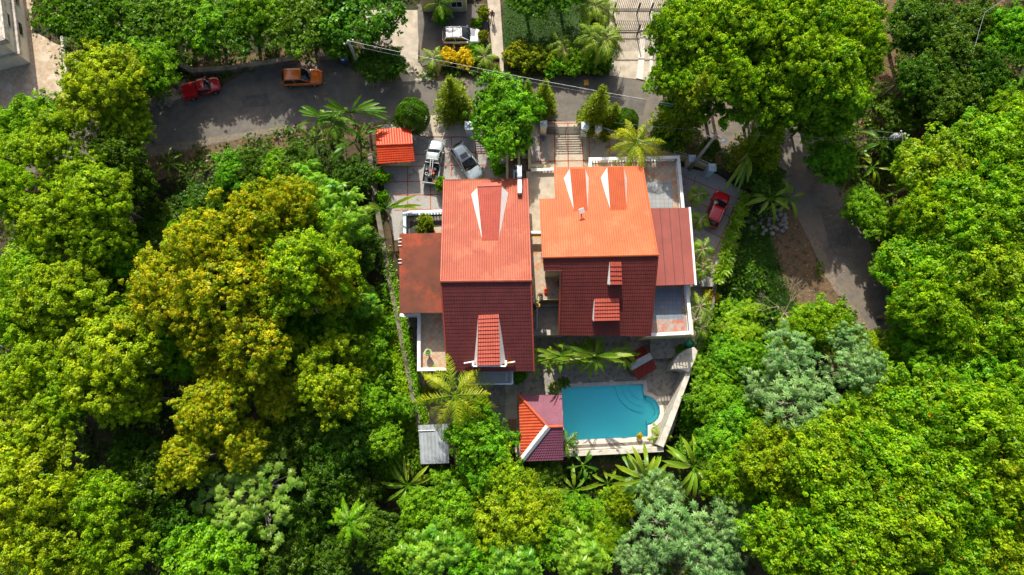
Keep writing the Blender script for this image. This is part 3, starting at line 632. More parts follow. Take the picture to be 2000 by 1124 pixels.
# ------------------------------------------------------------------ roofs
def panel(A, B, C, D, nr, ncr, rib=.035, step=.04, spr=4):
    """A eave-left, B eave-right, C ridge-right, D ridge-left; ribs run ridge to eave, courses across"""
    A, B, C, D = map(Vector, (A, B, C, D)); nu = nr * spr; us = [i / nu for i in range(nu + 1)]; rows = []
    for k in range(ncr): rows += [(k / ncr, 1.0), ((k + .96) / ncr, 0.0)]
    rows.append((1, 0.0)); m = MB(); nrm = (B - A).cross(D - A).normalized(); nrm *= 1 if nrm.z > 0 else -1
    vs = []
    for v, hh in rows:
        for u in us:
            r_ = max(0, math.sin(u * nr * 2 * math.pi)); vs.append(A.lerp(B, u).lerp(D.lerp(C, u), v) + nrm * (rib * r_ + step * hh))
    w_ = nu + 1; m.add(vs, [(j * w_ + i, j * w_ + i + 1, (j + 1) * w_ + i + 1, (j + 1) * w_ + i) for j in range(len(rows) - 1) for i in range(nu)]); return m
def roof(name, q, nr, ncr, mt, parent, rib=.035, step=.04, solid=.12, **k):
    return ob(name, panel(*q, nr, ncr, rib, step), mt, parent, solid=solid, **k)
def gablebox(m, x0, x1, prof, zb):
    """profile = [(y,z)...] extruded along x"""
    n = len(prof); vs = [(x, y, z) for x in (x0, x1) for y, z in prof]; m.add(vs, [tuple(range(n)), tuple(range(2 * n - 1, n - 1, -1))] + [(i, (i + 1) % n, (i + 1) % n + n, i + n) for i in range(n)])
def window(parent, c, wd, ht, axis='y', out=-1, shut='glass'):
    """window on a wall facing along axis; out = sign of the outward direction"""
    f = MB(); g = MB(); c = Vector(c)
    d = Vector((0, out, 0)) if axis == 'y' else Vector((out, 0, 0)); s_ = Vector((1, 0, 0)) if axis == 'y' else Vector((0, 1, 0))
    def bx(mb, cc, a, b_, t): mb.box(cc, (a, t, b_) if axis == 'y' else (t, a, b_))
    for sx in (-1, 1): bx(f, c + s_ * sx * wd / 2 + d * .04, .08, ht + .08, .12)
    for sz in (-1, 1): bx(f, c + Vector((0, 0, sz * ht / 2)) + d * .04, wd - .08, .08, .12)
    bx(f, c + d * .03, .05, ht - .08, .06); bx(g, c + d * .012, wd - .06, ht - .06, .03)
    fo = ob('window', f, M['white'], parent); ob('pane', g, M[shut], fo); return fo
YN = Vector((0, 1, 0))
def slope_plane(eL, eR, rL): n = (Vector(eR) - Vector(eL)).cross(Vector(rL) - Vector(eL)).normalized(); return Vector(eL), n
def railing(name, label, pts, z, group='white balustrades of the terraces', h=.95, base_z=None, wide=.34, gap=.32, mt='white', bal=True):
    """white concrete balustrade along photo pixels at the height z of its coping"""
    w3 = [P(x, y, z) for x, y in pts]; c = sum(w3, Vector()) / len(w3); r = T(name, label, 'balustrade', (c.x, c.y, z - h), group)
    top = MB(); ba = MB(); bt = MB()
    for a, b_ in zip(w3[:-1], w3[1:]):
        L_ = (b_ - a).length; m_ = (a + b_) / 2; rz = math.atan2(b_.y - a.y, b_.x - a.x)
        top.box((m_.x, m_.y, z - .06 - .002 * len(top.v) / 8), (L_ + wide, wide, .12), rz); bt.box((m_.x, m_.y, z - h + .05), (L_ + wide * .8, wide * .8, .10), rz)
        if bal:
            k = int(L_ / gap)
            for q in range(1, k): p = a.lerp(b_, q / k); ba.lathe((p.x, p.y, z - h + .1), [(.05, 0), (.085, .12), (.05, .3), (.045, .45), (.08, .62), (.05, h - .22)], 6)
        else: ba.box((m_.x, m_.y, z - h / 2 - .01), (L_, wide * .5, h - .22), rz)
    ob('coping', top, M[mt], r); ob('balusters', ba, M[mt], r, smooth_=bal); ob('plinth', bt, M[mt], r); return r

# ------------------------------------------------------------------ west house
E1, R1 = 4.2, 8.4
h1 = T('house', 'west house with coral-red gable roof over dark tiled rear slope and side terraces', 'house', P(950, 640, -2.2), 'red-roofed houses')
wa = MB(); gablebox(wa, -6.5, 1.55, [(22.7, -3), (22.7, 4.1), (11.55, 8.1), (3.3, 4.15), (3.3, -3)], -3); ob('wall', wa, M['cream'], h1)
aN, bN = P(868, 352, E1), P(1030, 350, E1); rL, rR = P(862, 550, R1), P(1037, 548, R1); aS, bS = P(875, 727, E1), P(1043, 725, E1)
roof('roof', (aN, bN, rR, rL), 38, 8, M['roof_coral'], h1, .03, .006)
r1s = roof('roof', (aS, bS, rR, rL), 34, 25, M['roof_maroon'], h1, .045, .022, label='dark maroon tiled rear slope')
ob('ridge_cap', MB().tube([rL + Vector((-.1, 0, .02)), rR + Vector((.1, 0, .02))], .17, 8), M['roof_coral'], h1)
fa = MB(); fa.tube([aN, bN], .07, 6); ob('fascia', fa, M['roof_coral'], h1)
ve = MB(); ve.tube([aN + Vector((-.05, 0, 0)), rL + Vector((-.05, 0, 0)), aS + Vector((-.05, 0, 0))], .09, 6); ob('verge_tile', ve, M['roof_dormer'], h1); ob('verge_tile', MB().tube([bN, rR, bS], .09, 6), M['roof_dormer'], h1)
pN1 = slope_plane(aN, bN, rL); pS1 = slope_plane(aS, bS, rL)
def dormer(parent, plane, fl, fr, bl, br, cl, cr, zf, nr, ncr, mt, step=.05, south=False, face='white', rib=.035, win=False):
    """fl,fr front corners px at height zf; bl,br where the roof meets the slope; cl,cr outer cheek feet on the slope (or None)"""
    f0, f1 = P(*fl, zf), P(*fr, zf); b0, b1 = PP(*bl, *plane), PP(*br, *plane); up = Vector((0, 0, .03)); b0 += up; b1 += up
    d = T('dormer', None, None, (0, 0, 0)); d.parent = parent; d.location = -parent.location
    for k in ('label', 'category'):
        if k in d: del d[k]
    dd = ob('dormer', panel(f0, f1, b1, b0, nr, ncr, rib, step), mt, parent, solid=.10)
    bpy.data.objects.remove(d)
    def down(p): n = plane[1]; return Vector((p.x, p.y, plane[0].z - ((p.x - plane[0].x) * n.x + (p.y - plane[0].y) * n.y) / n.z))
    ins = Vector((0, (.12 if south else -.12), 0)); lo = Vector((0, 0, -.06))
    ck = MB()
    if cl: c0 = PP(*cl, *plane) + up * 3; ck.add([f0 + lo, b0 + lo, c0, down(f0)], [(0, 1, 2), (0, 2, 3)])
    if cr: c1 = PP(*cr, *plane) + up * 3; ck.add([f1 + lo, b1 + lo, c1, down(f1)], [(0, 1, 2), (0, 2, 3)])
    g0, g1_ = f0 + ins + lo, f1 + ins + lo; ck.quad(g0, g1_, down(g1_), down(g0)); ob('cheek', ck, M[face], dd, solid=.03)
    return dd, down
zf = 7.6
dormer(h1, pN1, (932, 366), (980, 364), (942, 470), (974, 469), (920, 380), (993, 378), 6.0, 12, 16, M['roof_dormer'], .02)
gp = MB(); f0, f1 = P(932, 366, 6.0), P(980, 364, 6.0); mid_ = (f0 + f1) / 2 + Vector((0, .55, -.25)); gp.add([f0 + Vector((0, 0, .02)), f1 + Vector((0, 0, .02)), f1 + Vector((-.5, .45, -.2)), f0 + Vector((.5, .45, -.2))], [(0, 1, 2, 3)]); ob('dormer_hip', gp, M['roof_dormer'], h1, solid=.08)
dd, dn = dormer(h1, pS1, (932, 714), (977, 713), (934, 616), (974, 614), (926, 711), (988, 709), 6.6, 9, 13, M['roof_dormer'], .09, True, rib=.05)
fr_ = MB(); q0, q1 = P(924, 716, 6.3), P(988, 715, 6.3); fr_.box(((q0 + q1) / 2), (q1.x - q0.x, .14, .16)); 
for q in (q0, q1): fr_.box((q.x, q.y + .3, 5.2), (.22, .5, 2.3))
ob('dormer_frame', fr_, M['white'], h1)
for x0, x1, lb in ((906, 924, None), (988, 1006, 'yellow tipped white bracket pipe')):
    a, b_ = P(x0, 710, 4.9), P(x1, 707, 4.9); o = ob('gutter_pipe', MB().tube([a, b_], .08, 8), M['white'], h1, label=lb)
    if lb: ob('pipe_end', MB().tube([a.lerp(b_, .12), a.lerp(b_, .5)], .10, 8), M['yellow'], o)
ob('gutter_pipe', MB().tube([P(978, 707, 5.2), P(1003, 726, 2.2)], .03, 5), M['white'], h1)
ob('gutter_pipe', MB().tube([P(926, 712, 5.2), P(908, 728, 2.2)], .03, 5), M['white'], h1)
# side flat roof and terraces of the west house
fl = pris([(780, 457), (866, 455), (866, 611), (780, 612)], 6.2, 6.0); ob('porch_roof', fl, M['roof_brown'], h1, label='weathered rusty brown flat porch roof')
hk = MB()
for k in range(5): p = P(781, 466 + k * 7 + (20 if k > 2 else 0), 6.3); hk.box(p, (.35, .07, .05))
ob('roof_hook', hk, M['white'], h1)
sb = MB(); pris([(783, 460), (788, 460), (788, 610), (783, 610)], 6.0, 3, sb); pris([(783, 600), (860, 600), (860, 606), (783, 606)], 6.0, 3.05, sb); ob('porch_wall', sb, M['cream'], h1)
te = pris([(786, 418), (870, 415), (870, 470), (786, 470)], 2.2, -3); ob('planter_terrace', te, M['old_concrete'], h1)
pd = sheet([(800, 432), (862, 430), (862, 462), (800, 464)], 2.22); ob('planter_soil', pd, M['dark'], h1); ob('planter_tile', sheet([(846, 444), (864, 443), (864, 458), (846, 459)], 2.235), M['tile_terrace'], h1)
te = pris([(786, 600), (875, 600), (878, 722), (816, 724), (816, 612), (786, 612)], 3.0, -3); ob('terrace_block', te, M['cream'], h1); ob('terrace_floor', sheet([(800, 602), (878, 602), (880, 720), (818, 722), (818, 614), (800, 614)], 3.02), M['tile_terrace'], h1)
railing('balustrade', 'bluish white balustrade round the planted corner north of the rusty flat roof', [(790, 456), (790, 415), (868, 412)], 3.2, mt='bluewhite')
railing('balustrade', 'white balustrade round the tiled corner terrace holding a white pot', [(784, 615), (818, 615), (818, 722), (872, 721)], 3.95)
# rear balcony
ob('balcony_slab', pris([(908, 716), (1000, 716), (1000, 752), (908, 752)], 1.9, 1.5), M['bluewhite'], h1)
ob('balcony_floor', sheet([(911, 716), (997, 716), (997, 749), (911, 749)], 1.92), mat('balfloor', (.34, .36, .38), .7, (.28, .30, .32), 2), h1)
railing('balcony_rail', 'thin pale railing of the grey rear balcony below the long dormer', [(908, 720), (908, 751), (1001, 750), (1001, 718)], 2.75, 'white balustrades of the terraces', h=.85, wide=.12, gap=.5, mt='bluewhite')
for k, (px_, py_) in enumerate(((908, 751), (1001, 750))): ob('column', MB().box(P(px_, py_, -.2) + Vector((0, .2, 0)), (.25, .25, 3.3)), M['bluewhite'], h1)
lg = MB(); lg.tube([P(916, 745, 1.95), P(918, 728, 1.95)], .04); lg.tube([P(988, 745, 1.95), P(990, 728, 1.95)], .04); ob('balcony_stand', lg, M['white'], h1)
window(h1, (-4.5, 3.28, 2.9), 1.4, 1.2); window(h1, (.2, 3.28, 2.9), 1.4, 1.2); window(h1, (-3, 22.72, 2.5), 1.6, 1.2, out=1); window(h1, (-5, 22.72, 2.5), 1.2, 1.2, out=1)
do = MB().box((-2.2, 3.27, 3.0), (1.8, .06, 2.1)); ob('door', do, M['glass'], h1)
# white stepped chimney wall at the north-east corner
ch = MB(); pris([(1010, 323), (1019, 323), (1019, 345), (1010, 345)], 5.2, 0, ch); ob('chimney', ch, M['bluewhite'], h1, label='pale upright block by the stair')
ch = MB(); pris([(1011, 351), (1019, 351), (1019, 377), (1011, 377)], 5.6, 3.6, ch); ob('chimney', ch, M['white'], h1, label='white upright block standing in the roof corner')
ch = MB(); pris([(1003, 332), (1010, 332), (1010, 336), (1006, 336), (1006, 351), (1003, 351)], 3.2, 0, ch); ob('stair_parapet', ch, M['bluewhite'], h1)

# ------------------------------------------------------------------ east house
E2, R2 = 5.5, 9.5
h2 = T('house', 'east house with bright orange tiled roof, twin north dormers and maroon rear slope', 'house', P(1180, 560, -2.2), 'red-roofed houses')
wa = MB(); gablebox(wa, 5.1, 13.4, [(23.7, -3), (23.7, 5.45), (13.85, 9.2), (7.1, 5.6), (7.1, -3)], -3); gablebox(wa, 3.5, 5.098, [(19.8, -3), (19.8, 6.6), (13.85, 9.15), (12.9, 8.7), (12.9, -3)], -3); ob('wall', wa, M['cream'], h2)
a, b_ = P(1083, 327, E2), P(1255, 325, E2); rl, rr = P(1060, 503, R2), P(1285, 498, R2); sl_, sr = P(1095, 655, E2), P(1270, 657, E2)
pN2 = slope_plane((a.x, a.y, E2), (b_.x, a.y, E2), (a.x, rl.y, R2)); pS2 = slope_plane((sl_.x, sl_.y, E2), (sr.x, sl_.y, E2), (sl_.x, rl.y, R2))
xm = a.x; r_m = Vector((xm, rl.lerp(rr, (xm - rl.x) / (rr.x - rl.x)).y, R2))
roof('roof', (a, b_, rr, r_m), 40, 26, M['roof_orange'], h2, .02, .016)
l0, l1 = PP(1055, 389, *pN2), PP(1086, 388, *pN2); l1.x = xm - .003
roof('roof', (l0, l1, r_m + Vector((-.003, 0, 0)), rl), 7, 16, M['roof_orange'], h2, .02, .016)
s1 = PP(1093, 529, *pS2); xs = s1.x; r_s = Vector((xs, rl.lerp(rr, (xs - rl.x) / (rr.x - rl.x)).y, R2)); s0 = PP(1062, 529, *pS2)
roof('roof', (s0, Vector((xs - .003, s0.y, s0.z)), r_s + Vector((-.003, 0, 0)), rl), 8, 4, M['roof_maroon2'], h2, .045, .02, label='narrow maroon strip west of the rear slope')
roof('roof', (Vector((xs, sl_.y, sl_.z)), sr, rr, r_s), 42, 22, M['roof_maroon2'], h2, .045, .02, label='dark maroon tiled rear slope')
ob('ridge_cap', MB().tube([rl + Vector((-.08, 0, .02)), rr + Vector((.08, 0, .02))], .15, 8), M['roof_orange'], h2)
for q0_, q1_ in ((b_, rr), (a, PP(1086, 388, *pN2)), (l0, rl)): ob('verge_tile', MB().tube([q0_, q1_], .08, 6), M['roof_orange'], h2)
ob('verge_tile', MB().tube([sr, rr - Vector((0, .2, .1))], .09, 6), M['roof_maroon2'], h2); ob('fascia', MB().tube([s0, s1], .05, 5), M['roof_maroon2'], h2)
ed = MB(); q = [PP(1093, 529, *pS2), PP(1096, 655, *pS2)]; ed.tube([q[0] + Vector((.1, 0, .05)), Vector((q[0].x + .1, q[1].y, q[1].z + .05))], .10, 6); ob('edge_tile', ed, M['roof_brown'], h2)
o1, _ = dormer(h2, pN2, (1113, 330), (1143, 330), (1121, 413), (1148, 413), (1101, 349), (1150, 349), 6.9, 8, 14, M['roof_dormer2'], .03)
o2, _ = dormer(h2, pN2, (1186, 327), (1218, 327), (1192, 413), (1224, 412), (1173, 348), (1224, 350), 6.9, 9, 14, M['roof_dormer2'], .03)
dormer(h2, pS2, (1192, 556), (1215, 556), (1191, 512), (1213, 512), (1186, 555), None, 8.7, 6, 5, M['roof_dormer'], .09, True, rib=.05)
dormer(h2, pS2, (1160, 627), (1210, 626), (1161, 584), (1209, 583), (1157, 624), None, 7.0, 10, 6, M['roof_dormer'], .09, True, rib=.05)
# side flat roof, terraces
ob('porch_roof', pris([(1269, 407), (1345, 406), (1357, 556), (1281, 558)], 5.4, 5.2), M['roof_flat_red'], h2, label='flat dusty red porch roof with thin dark seams')
ln = MB()
for t in (.26, .5, .74):
    p, q = P(1269 + 76 * t, 407, 5.404), P(1281 + 76 * t, 558, 5.404); s_ = Vector((.025, 0, 0)); ln.quad(p - s_, p + s_, q + s_, q - s_)
ob('roof_seam', ln, M['dark'], h2)
ed = MB(); pris([(1345, 405), (1349, 405), (1361, 557), (1357, 557)], 5.44, 5.15, ed); ob('fascia', ed, M['white'], h2)
pw = MB(); pris([(1344, 412), (1347, 412), (1357, 552), (1353, 552)], 5.2, -3, pw); ob('porch_wall', pw, M['cream'], h2)
ob('terrace_block', pris([(1150, 312), (1325, 308), (1334, 420), (1255, 420), (1150, 340)], 2.8, -3), M['cream'], h2)
ob('terrace_floor', sheet([(1152, 316), (1322, 311), (1332, 420), (1245, 420), (1240, 334), (1152, 336)], 2.82), M['tile_terrace'], h2)
ob('terrace_floor', sheet([(1262, 355), (1312, 355), (1316, 420), (1262, 420)], 2.825), M['tile_grey'], h2)
railing('balustrade', 'long white balustrade round the north-east terrace in front of the orange roof', [(1153, 330), (1153, 311), (1325, 307), (1334, 405)], 3.75)
ob('terrace_block', pris([(1270, 555), (1348, 555), (1355, 655), (1262, 657)], 3.0, -3), M['cream'], h2)
ob('terrace_floor', sheet([(1272, 556), (1345, 556), (1352, 652), (1268, 654)], 3.02), M['tile_red'], h2)
ob('terrace_floor', sheet([(1280, 564), (1332, 564), (1335, 624), (1276, 624)], 3.025), M['tile_blue'], h2)
railing('balustrade', 'white balustrade of the blue-tiled terrace south of the dusty red flat roof', [(1342, 558), (1350, 650), (1270, 654)], 3.95)
window(h2, (7, 23.72, 3.8), 1.4, 1.2, out=1); window(h2, (11.5, 23.72, 3.8), 1.4, 1.2, out=1); window(h2, (8, 7.08, 3.6), 1.6, 1.3); window(h2, (11.6, 7.08, 3.6), 1.6, 1.3); window(h2, (13.42, 20, 4.0), 1.4, 1.2, 'x', 1)
sq = MB().box(P(1136, 412, 8.6), (.55, .5, .08), rz=.4, rx=.5); lp = thing1('solar_lamp', sq, M['white'], 'small white square lamp panel on the orange roof by the left dormer', 'lamp')
ob('stand', MB().tube([P(1136, 412, 8.6), P(1135, 419, 7.6)], .06), M['dark'], lp)
lp.children[0].location = (0, 0, 0)
# front low wall and parapets
railing('balustrade', 'short white balustrade between the stair and the orange roof', [(1040, 332), (1082, 330)], 2.0, mt='white')
ob('front_parapet', pris([(1037, 321), (1083, 320), (1083, 326), (1037, 327)], 1.6, 0), M['cream'], h2)
# terrace between the houses
S('upper_terrace', pris([(1028, 335), (1086, 332), (1086, 456), (1034, 458), (1030, 400)], 1.5, -3), M['concrete'])
S('passage_terrace', pris([(1033, 462), (1102, 462), (1100, 586), (1055, 586), (1050, 594), (1036, 594)], 3.0, .6), mat('ochre', (.42, .30, .06), .8))
S('passage_floor', sheet([(1036, 464), (1102, 464), (1099, 584), (1056, 584), (1050, 592), (1038, 592)], 3.02), M['tile_terrace'])
S('lower_landing', pris([(1036, 594), (1100, 588), (1100, 655), (1036, 655)], .5, -3), mat('landing_tile', (.52, .46, .40), .8, (.40, .34, .30), 2, 8, c3=(.45, .26, .18), n3=1.2, r3=(.55, .65)))
bm_ = MB(); p, q = P(1034, 455, 4.2), P(1060, 455, 4.2); bm_.box((p + q) / 2, (q.x - p.x, .28, .5)); thing1('beam', bm_, M['white'], 'white concrete beam bridging the gap between the two houses', 'beam')
r = T('metal_railing', 'thin white tube railing at the edge of the sunlit passage terrace', 'railing', P(1075, 586, 3.0))
ml = MB(); pts = [P(1048, 586, 4.0), P(1091, 585, 4.0), P(1093, 582, 4.0), P(1093, 553, 4.0)]; ml.tube(pts, .04, 6); ob('rail', ml, M['white'], r)
mp_ = MB(); 
for a, b_ in zip(pts[:-1], pts[1:]):
    for t in (0, .33, .66, 1): q = a.lerp(b_, t); mp_.tube([q, q - Vector((0, 0, 1.0))], .02, 4)
ob('posts', mp_, M['white'], r)
lw = MB()
for k in range(3): p, q = P(1058 + k * 14, 600, 2.0), P(1069 + k * 14, 600, 2.0); lw.box(((p + q) / 2) + Vector((0, 0, -.3)), (q.x - p.x, .06, .9))
r = T('window_band', 'dark glazed opening under the ochre edge of the passage terrace', 'window', P(1074, 594, 1.0)); ob('pane', lw, M['glass'], r)
ob('frame', MB().box(P(1075, 592, 1.2) + Vector((0, -.25, 0)), (3.2, .1, .1)), M['white'], r)
st = T('staircase', 'grey concrete stair descending between the houses beside the maroon roof', 'staircase', P(1044, 620, .5))
tr_ = MB()
for k in range(12): pris([(1037, 594 + k * 4), (1049, 594 + k * 4), (1049, 600 + k * 4), (1037, 600 + k * 4)], 2.8 - k * .19, .4 - .01 * k, tr_)
ob('tread', tr_, M['stairgrey'], st); tr_ = MB()
for k in range(4): pris([(1040 + k * 7, 642), (1047 + k * 7, 642), (1047 + k * 7, 656), (1040 + k * 7, 656)], .9 - .12 * k, -.5, tr_)
ob('landing', tr_, M['stairgrey'], st); ob('handrail', MB().tube([P(1049, 596, 3.6), P(1049, 642, 1.5)], .035), M['white'], st)
# front stair with ochre parapets
fs = T('front_stair', 'brown front stair between ochre parapet walls below the bright round tree', 'staircase', P(1012, 310, 0))
pa = MB(); pris([(989, 271), (1036, 268), (1036, 275), (989, 278)], 1.7, 0, pa); pris([(988, 278.5), (993, 278.5), (993, 350), (988, 350)], 1.7, 0, pa); pris([(1031, 275.5), (1036, 275.5), (1037, 330), (1032, 330)], 1.7, 0, pa); pris([(1011, 286), (1016, 286), (1016, 325), (1011, 325)], 1.4, 0, pa); ob('parapet', pa, M['cream'], fs)
tr_ = MB()
for k in range(8): pris([(993.5, 302 + k * 6), (1010.5, 302 + k * 6), (1010.5, 308 + k * 6), (993.5, 308 + k * 6)], .2 + k * .17, -.1, tr_)
pris([(993.5, 279), (1031, 277), (1031, 301), (993.5, 302)], .14, -.1, tr_); pris([(1016.5, 302), (1031, 301), (1031, 350), (1016.5, 350)], .5, -.1, tr_); ob('tread', tr_, M['stairbrown'], fs)
ob('step_block', pris([(1019, 300), (1031, 299), (1031, 308), (1019, 309)], .9, 0), M['cream'], fs)
railing('balustrade', 'short white balustrade at the head of the brown front stair', [(993, 281), (1029, 279)], 1.9, h=.8)

# ------------------------------------------------------------------ garden shed, pavilion, kiosk, lean-to
sh = T('shed', 'small cream shed with bright orange-red tiled roof by the pickup', 'shed', P(772, 300, 0)); E, R = 2.5, 3.2
e0, e1 = P(733, 253, E), P(803, 250, E); g0, g1_ = P(735, 284, R), P(806, 281, R); s0, s1 = P(738, 320, E), P(810, 315, E)
roof('roof', (e0, e1, g1_, g0), 14, 5, M['shed_red'], sh, .06, .01); roof('roof', (s0, s1, g1_, g0), 14, 8, M['shed_red'], sh, .04, .05)
ob('ridge_cap', MB().tube([g0, g1_], .13, 8), M['shed_red'], sh)
wa = MB(); gablebox(wa, e0.x + .35, e1.x - .25, [(e0.y - .3, 0), (e0.y - .3, E - .05), (g0.y, R - .15), (s1.y + .25, E - .05), (s1.y + .25, 0)], 0); ob('wall', wa, M['cream'], sh)
ob('door', MB().box((e1.x - .23, g0.y, 1.0), (.05, .9, 2.0)), M['woodbrown'], sh); window(sh, ((e0.x + e1.x) / 2, s1.y + .23, 1.5), 1.0, .8)
gt = T('metal_gate', 'short black open gate beside the orange-roofed shed', 'gate', P(815, 263, 0)); gb = MB()
for k in range(7): gb.tube([P(807 + k * 2.6, 257 + k * 1.6, .1), P(807 + k * 2.6, 257 + k * 1.6, 1.9)], .035, 5)
ob('bars', gb, M['black'], gt); gf = MB(); gf.tube([P(807, 257, 1.9), P(823, 267, 1.9)], .05, 5); gf.tube([P(807, 257, .1), P(823, 267, .1)], .05, 5); ob('frame', gf, M['black'], gt)

pv = T('pavilion', 'poolside pavilion with purple roof slopes and a ribbed orange-red hip', 'pavilion', P(1055, 835, PZ)); E, R = 1.2, 3.0
nw, ne, se, sw = P(1013, 772, E), P(1097, 772, E), P(1100, 898, E), P(1017, 901, E); ap, er = P(1070, 834, R), P(1100, 833, R)
def tri_panel(A, B, C, nr, ncr, rib, step):      # eave A-B, apex C
    return panel(A, B, C + (B - A).normalized() * .02, C, nr, ncr, rib, step)
roof('roof', (nw, ne, er, ap), 26, 6, M['purple'], pv, .03, .01, label='purple north slope')
roof('roof', (sw, se, er, ap), 16, 13, M['purple'], pv, .04, .06, label='purple tiled south slope')
# west hip: ribs parallel to the ridge direction
hp = MB(); k_ = 22
for k in range(k_):
    t0, t1 = k / k_, (k + 1) / k_
    def edge(t): 
        p = nw.lerp(sw, t); return p, (nw.lerp(ap, t / .5) if t <= .5 else sw.lerp(ap, (1 - t) / .5))
    for ta, tb_, h0, h1_ in ((t0, t0 + .5 / k_, 0, .07), (t0 + .5 / k_, t1, .07, 0)):
        pa_, qa = edge(ta); pb, qb = edge(tb_); u = Vector((-.3, 0, .95)); hp.quad(pa_ + u * h0, pb + u * h1_, qb + u * h1_, qa + u * h0)
ob('roof', hp, M['hipred'], pv, label='ribbed orange-red west hip')
ob('hip_cap', MB().tube([nw, ap], .16, 8), M['hipred'], pv); ob('ridge_cap', MB().tube([ap, er], .16, 8), M['hipred'], pv)
hc = MB(); d_ = (sw - ap).normalized(); s_ = d_.cross(Vector((0, 0, 1))).normalized(); u = Vector((0, 0, 1))
hc.quad(ap + s_ * .32 + u * .05, sw + s_ * .32 + u * .05, sw + u * .28, ap + u * .28); hc.quad(ap + u * .28, sw + u * .28, sw - s_ * .32 + u * .05, ap - s_ * .32 + u * .05); ob('hip_flashing', hc, M['white'], pv, solid=.03)
for c in (nw, ne, se, sw):
    q = c.lerp(Vector((P(1057, 835, E).x, P(1057, 835, E).y, E)), .14); ob('column', MB().box((q.x, q.y, (E + PZ) / 2 - .1), (.28, .28, E - PZ)), M['cream'], pv)
ob('counter', MB().box(P(1058, 845, PZ + .5), (2.6, .6, 1.0)), M['woodbrown'], pv)
bn = T('wooden_bench', 'brown slatted bench on the path west of the purple pavilion', 'bench', P(1001, 833, PZ)); p = P(1001, 833, PZ + .45)
sl2 = MB()
for k in range(5): sl2.box((p.x - .35 + k * .17, p.y, p.z), (.14, 1.6, .05))
ob('seat', sl2, M['woodbrown'], bn)
for sx in (-.35, .3):
    for sy in (-.7, .7): ob('leg', MB().box((p.x + sx, p.y + sy, p.z - .23), (.07, .07, .42)), M['woodbrown'], bn)
kk = T('well_shelter', 'small maroon two-slope shelter with a pale metal ridge on the pool patio', 'shelter', P(1248, 715, PZ))
E, R = .1, .75; c_ = [P(1216, 702, E), P(1257, 676, E), P(1283, 720, E), P(1246, 743, E)]; ra, rb = P(1231, 718, R), P(1272, 695, R)
roof('roof', (c_[0], c_[1], rb, ra), 12, 3, M['kiosk'], kk, .05, .01); roof('roof', (c_[3], c_[2], rb, ra), 12, 3, M['kiosk'], kk, .05, .01)
hc = MB(); d_ = (rb - ra).normalized(); s_ = d_.cross(u).normalized(); hc.quad(ra + s_ * .36 + u * .0, rb + s_ * .36, rb + u * .14, ra + u * .14); hc.quad(ra + u * .14, rb + u * .14, rb - s_ * .36, ra - s_ * .36); ob('ridge_cap', hc, M['galv'], kk, solid=.03)
wc = P(1236, 722, PZ); ob('well', MB().lathe((wc.x, wc.y, PZ), [(.95, 0), (.95, .8), (.75, .8), (.75, .3)], 20), M['rockmat'], kk)
for q in c_: mm = q.lerp((ra + rb) / 2, .22); ob('post', MB().tube([(mm.x, mm.y, PZ), (mm.x, mm.y, .25)], .07, 8), M['woodbrown'], kk)
lt = T('metal_lean_to', 'grey corrugated metal lean-to roof beside the tall west boundary wall', 'lean-to', P(846, 868, -2.3))
q = [P(817, 831, .1), P(875, 828, .25), P(877, 905, .1), P(822, 907, -.05)]; ob('roof', panel(q[3], q[2], q[1], q[0], 8, 1, .05, 0), M['galv'], lt, solid=.03)
sc_ = MB(); a, b_ = P(817, 842, .2), P(850, 841, .24); sc_.tube([a, b_], .05, 5); ob('lap_joint', sc_, M['galv'], lt)
for c in q: mm = c.lerp((q[0] + q[2]) / 2, .1); ob('post', MB().tube([(mm.x, mm.y, -4.5), (mm.x, mm.y, mm.z - .06)], .06, 6), M['wood_pale'], lt)

# ------------------------------------------------------------------ boundary walls
def polywall(name, label, pts, zt, zb, th, mt, group='boundary walls of the compound', cat='wall', coping=None):
    n = len(pts); zt = zt if isinstance(zt, list) else [zt] * n; c = [P(x, y, z) for (x, y), z in zip(pts, zt)]
    Lf = []; Rt = []
    for k in range(n):
        t = (c[min(k + 1, n - 1)] - c[max(k - 1, 0)]); t.z = 0; t.normalize(); s_ = Vector((-t.y, t.x, 0)) * (th if not isinstance(th, list) else th[k]) / 2; Lf.append(c[k] + s_); Rt.append(c[k] - s_)
    m = MB(); ring_ = Lf + Rt[::-1]; m.v = []; vs = Lf + Rt + [Vector((p.x, p.y, zb)) for p in Lf] + [Vector((p.x, p.y, zb)) for p in Rt]; f = []
    for k in range(n - 1): f += [(k, k + 1, n + k + 1, n + k), (k, 2 * n + k, 2 * n + k + 1, k + 1), (n + k, n + k + 1, 3 * n + k + 1, 3 * n + k)]
    f += [(0, n, 3 * n, 2 * n), (n - 1, 3 * n - 1, 4 * n - 1, 2 * n - 1)]; m.add(vs, f); return thing1(name, m, M[mt], label, cat, group, bevel=.04)
polywall('boundary_wall', 'long weathered stone wall running down the west side of the compound', [(722, 300), (728, 350), (735, 402), (747, 470), (760, 545), (776, 620), (790, 690), (806, 770), (823, 850), (826, 905)], [.9, .9, .7, .5, .2, -.1, -.4, -.8, -1.2, -1.4], -5, .55, 'old_concrete')
polywall('retaining_wall', 'tall whitewashed wall curving down the east side of the pool', [(1350, 712), (1340, 742), (1322, 790), (1306, 832), (1290, 872)], [.3, .4, .6, .8, .8], -6, [.5, .55, .6, .65, .7], 'dirtywhite')
polywall('retaining_wall', 'stained pale wall along the south edge of the pool', [(1296, 878), (1240, 881), (1160, 885), (1100, 888)], [.5, -1.0, -1.4, -1.4], -6.5, .55, 'dirtywhite')
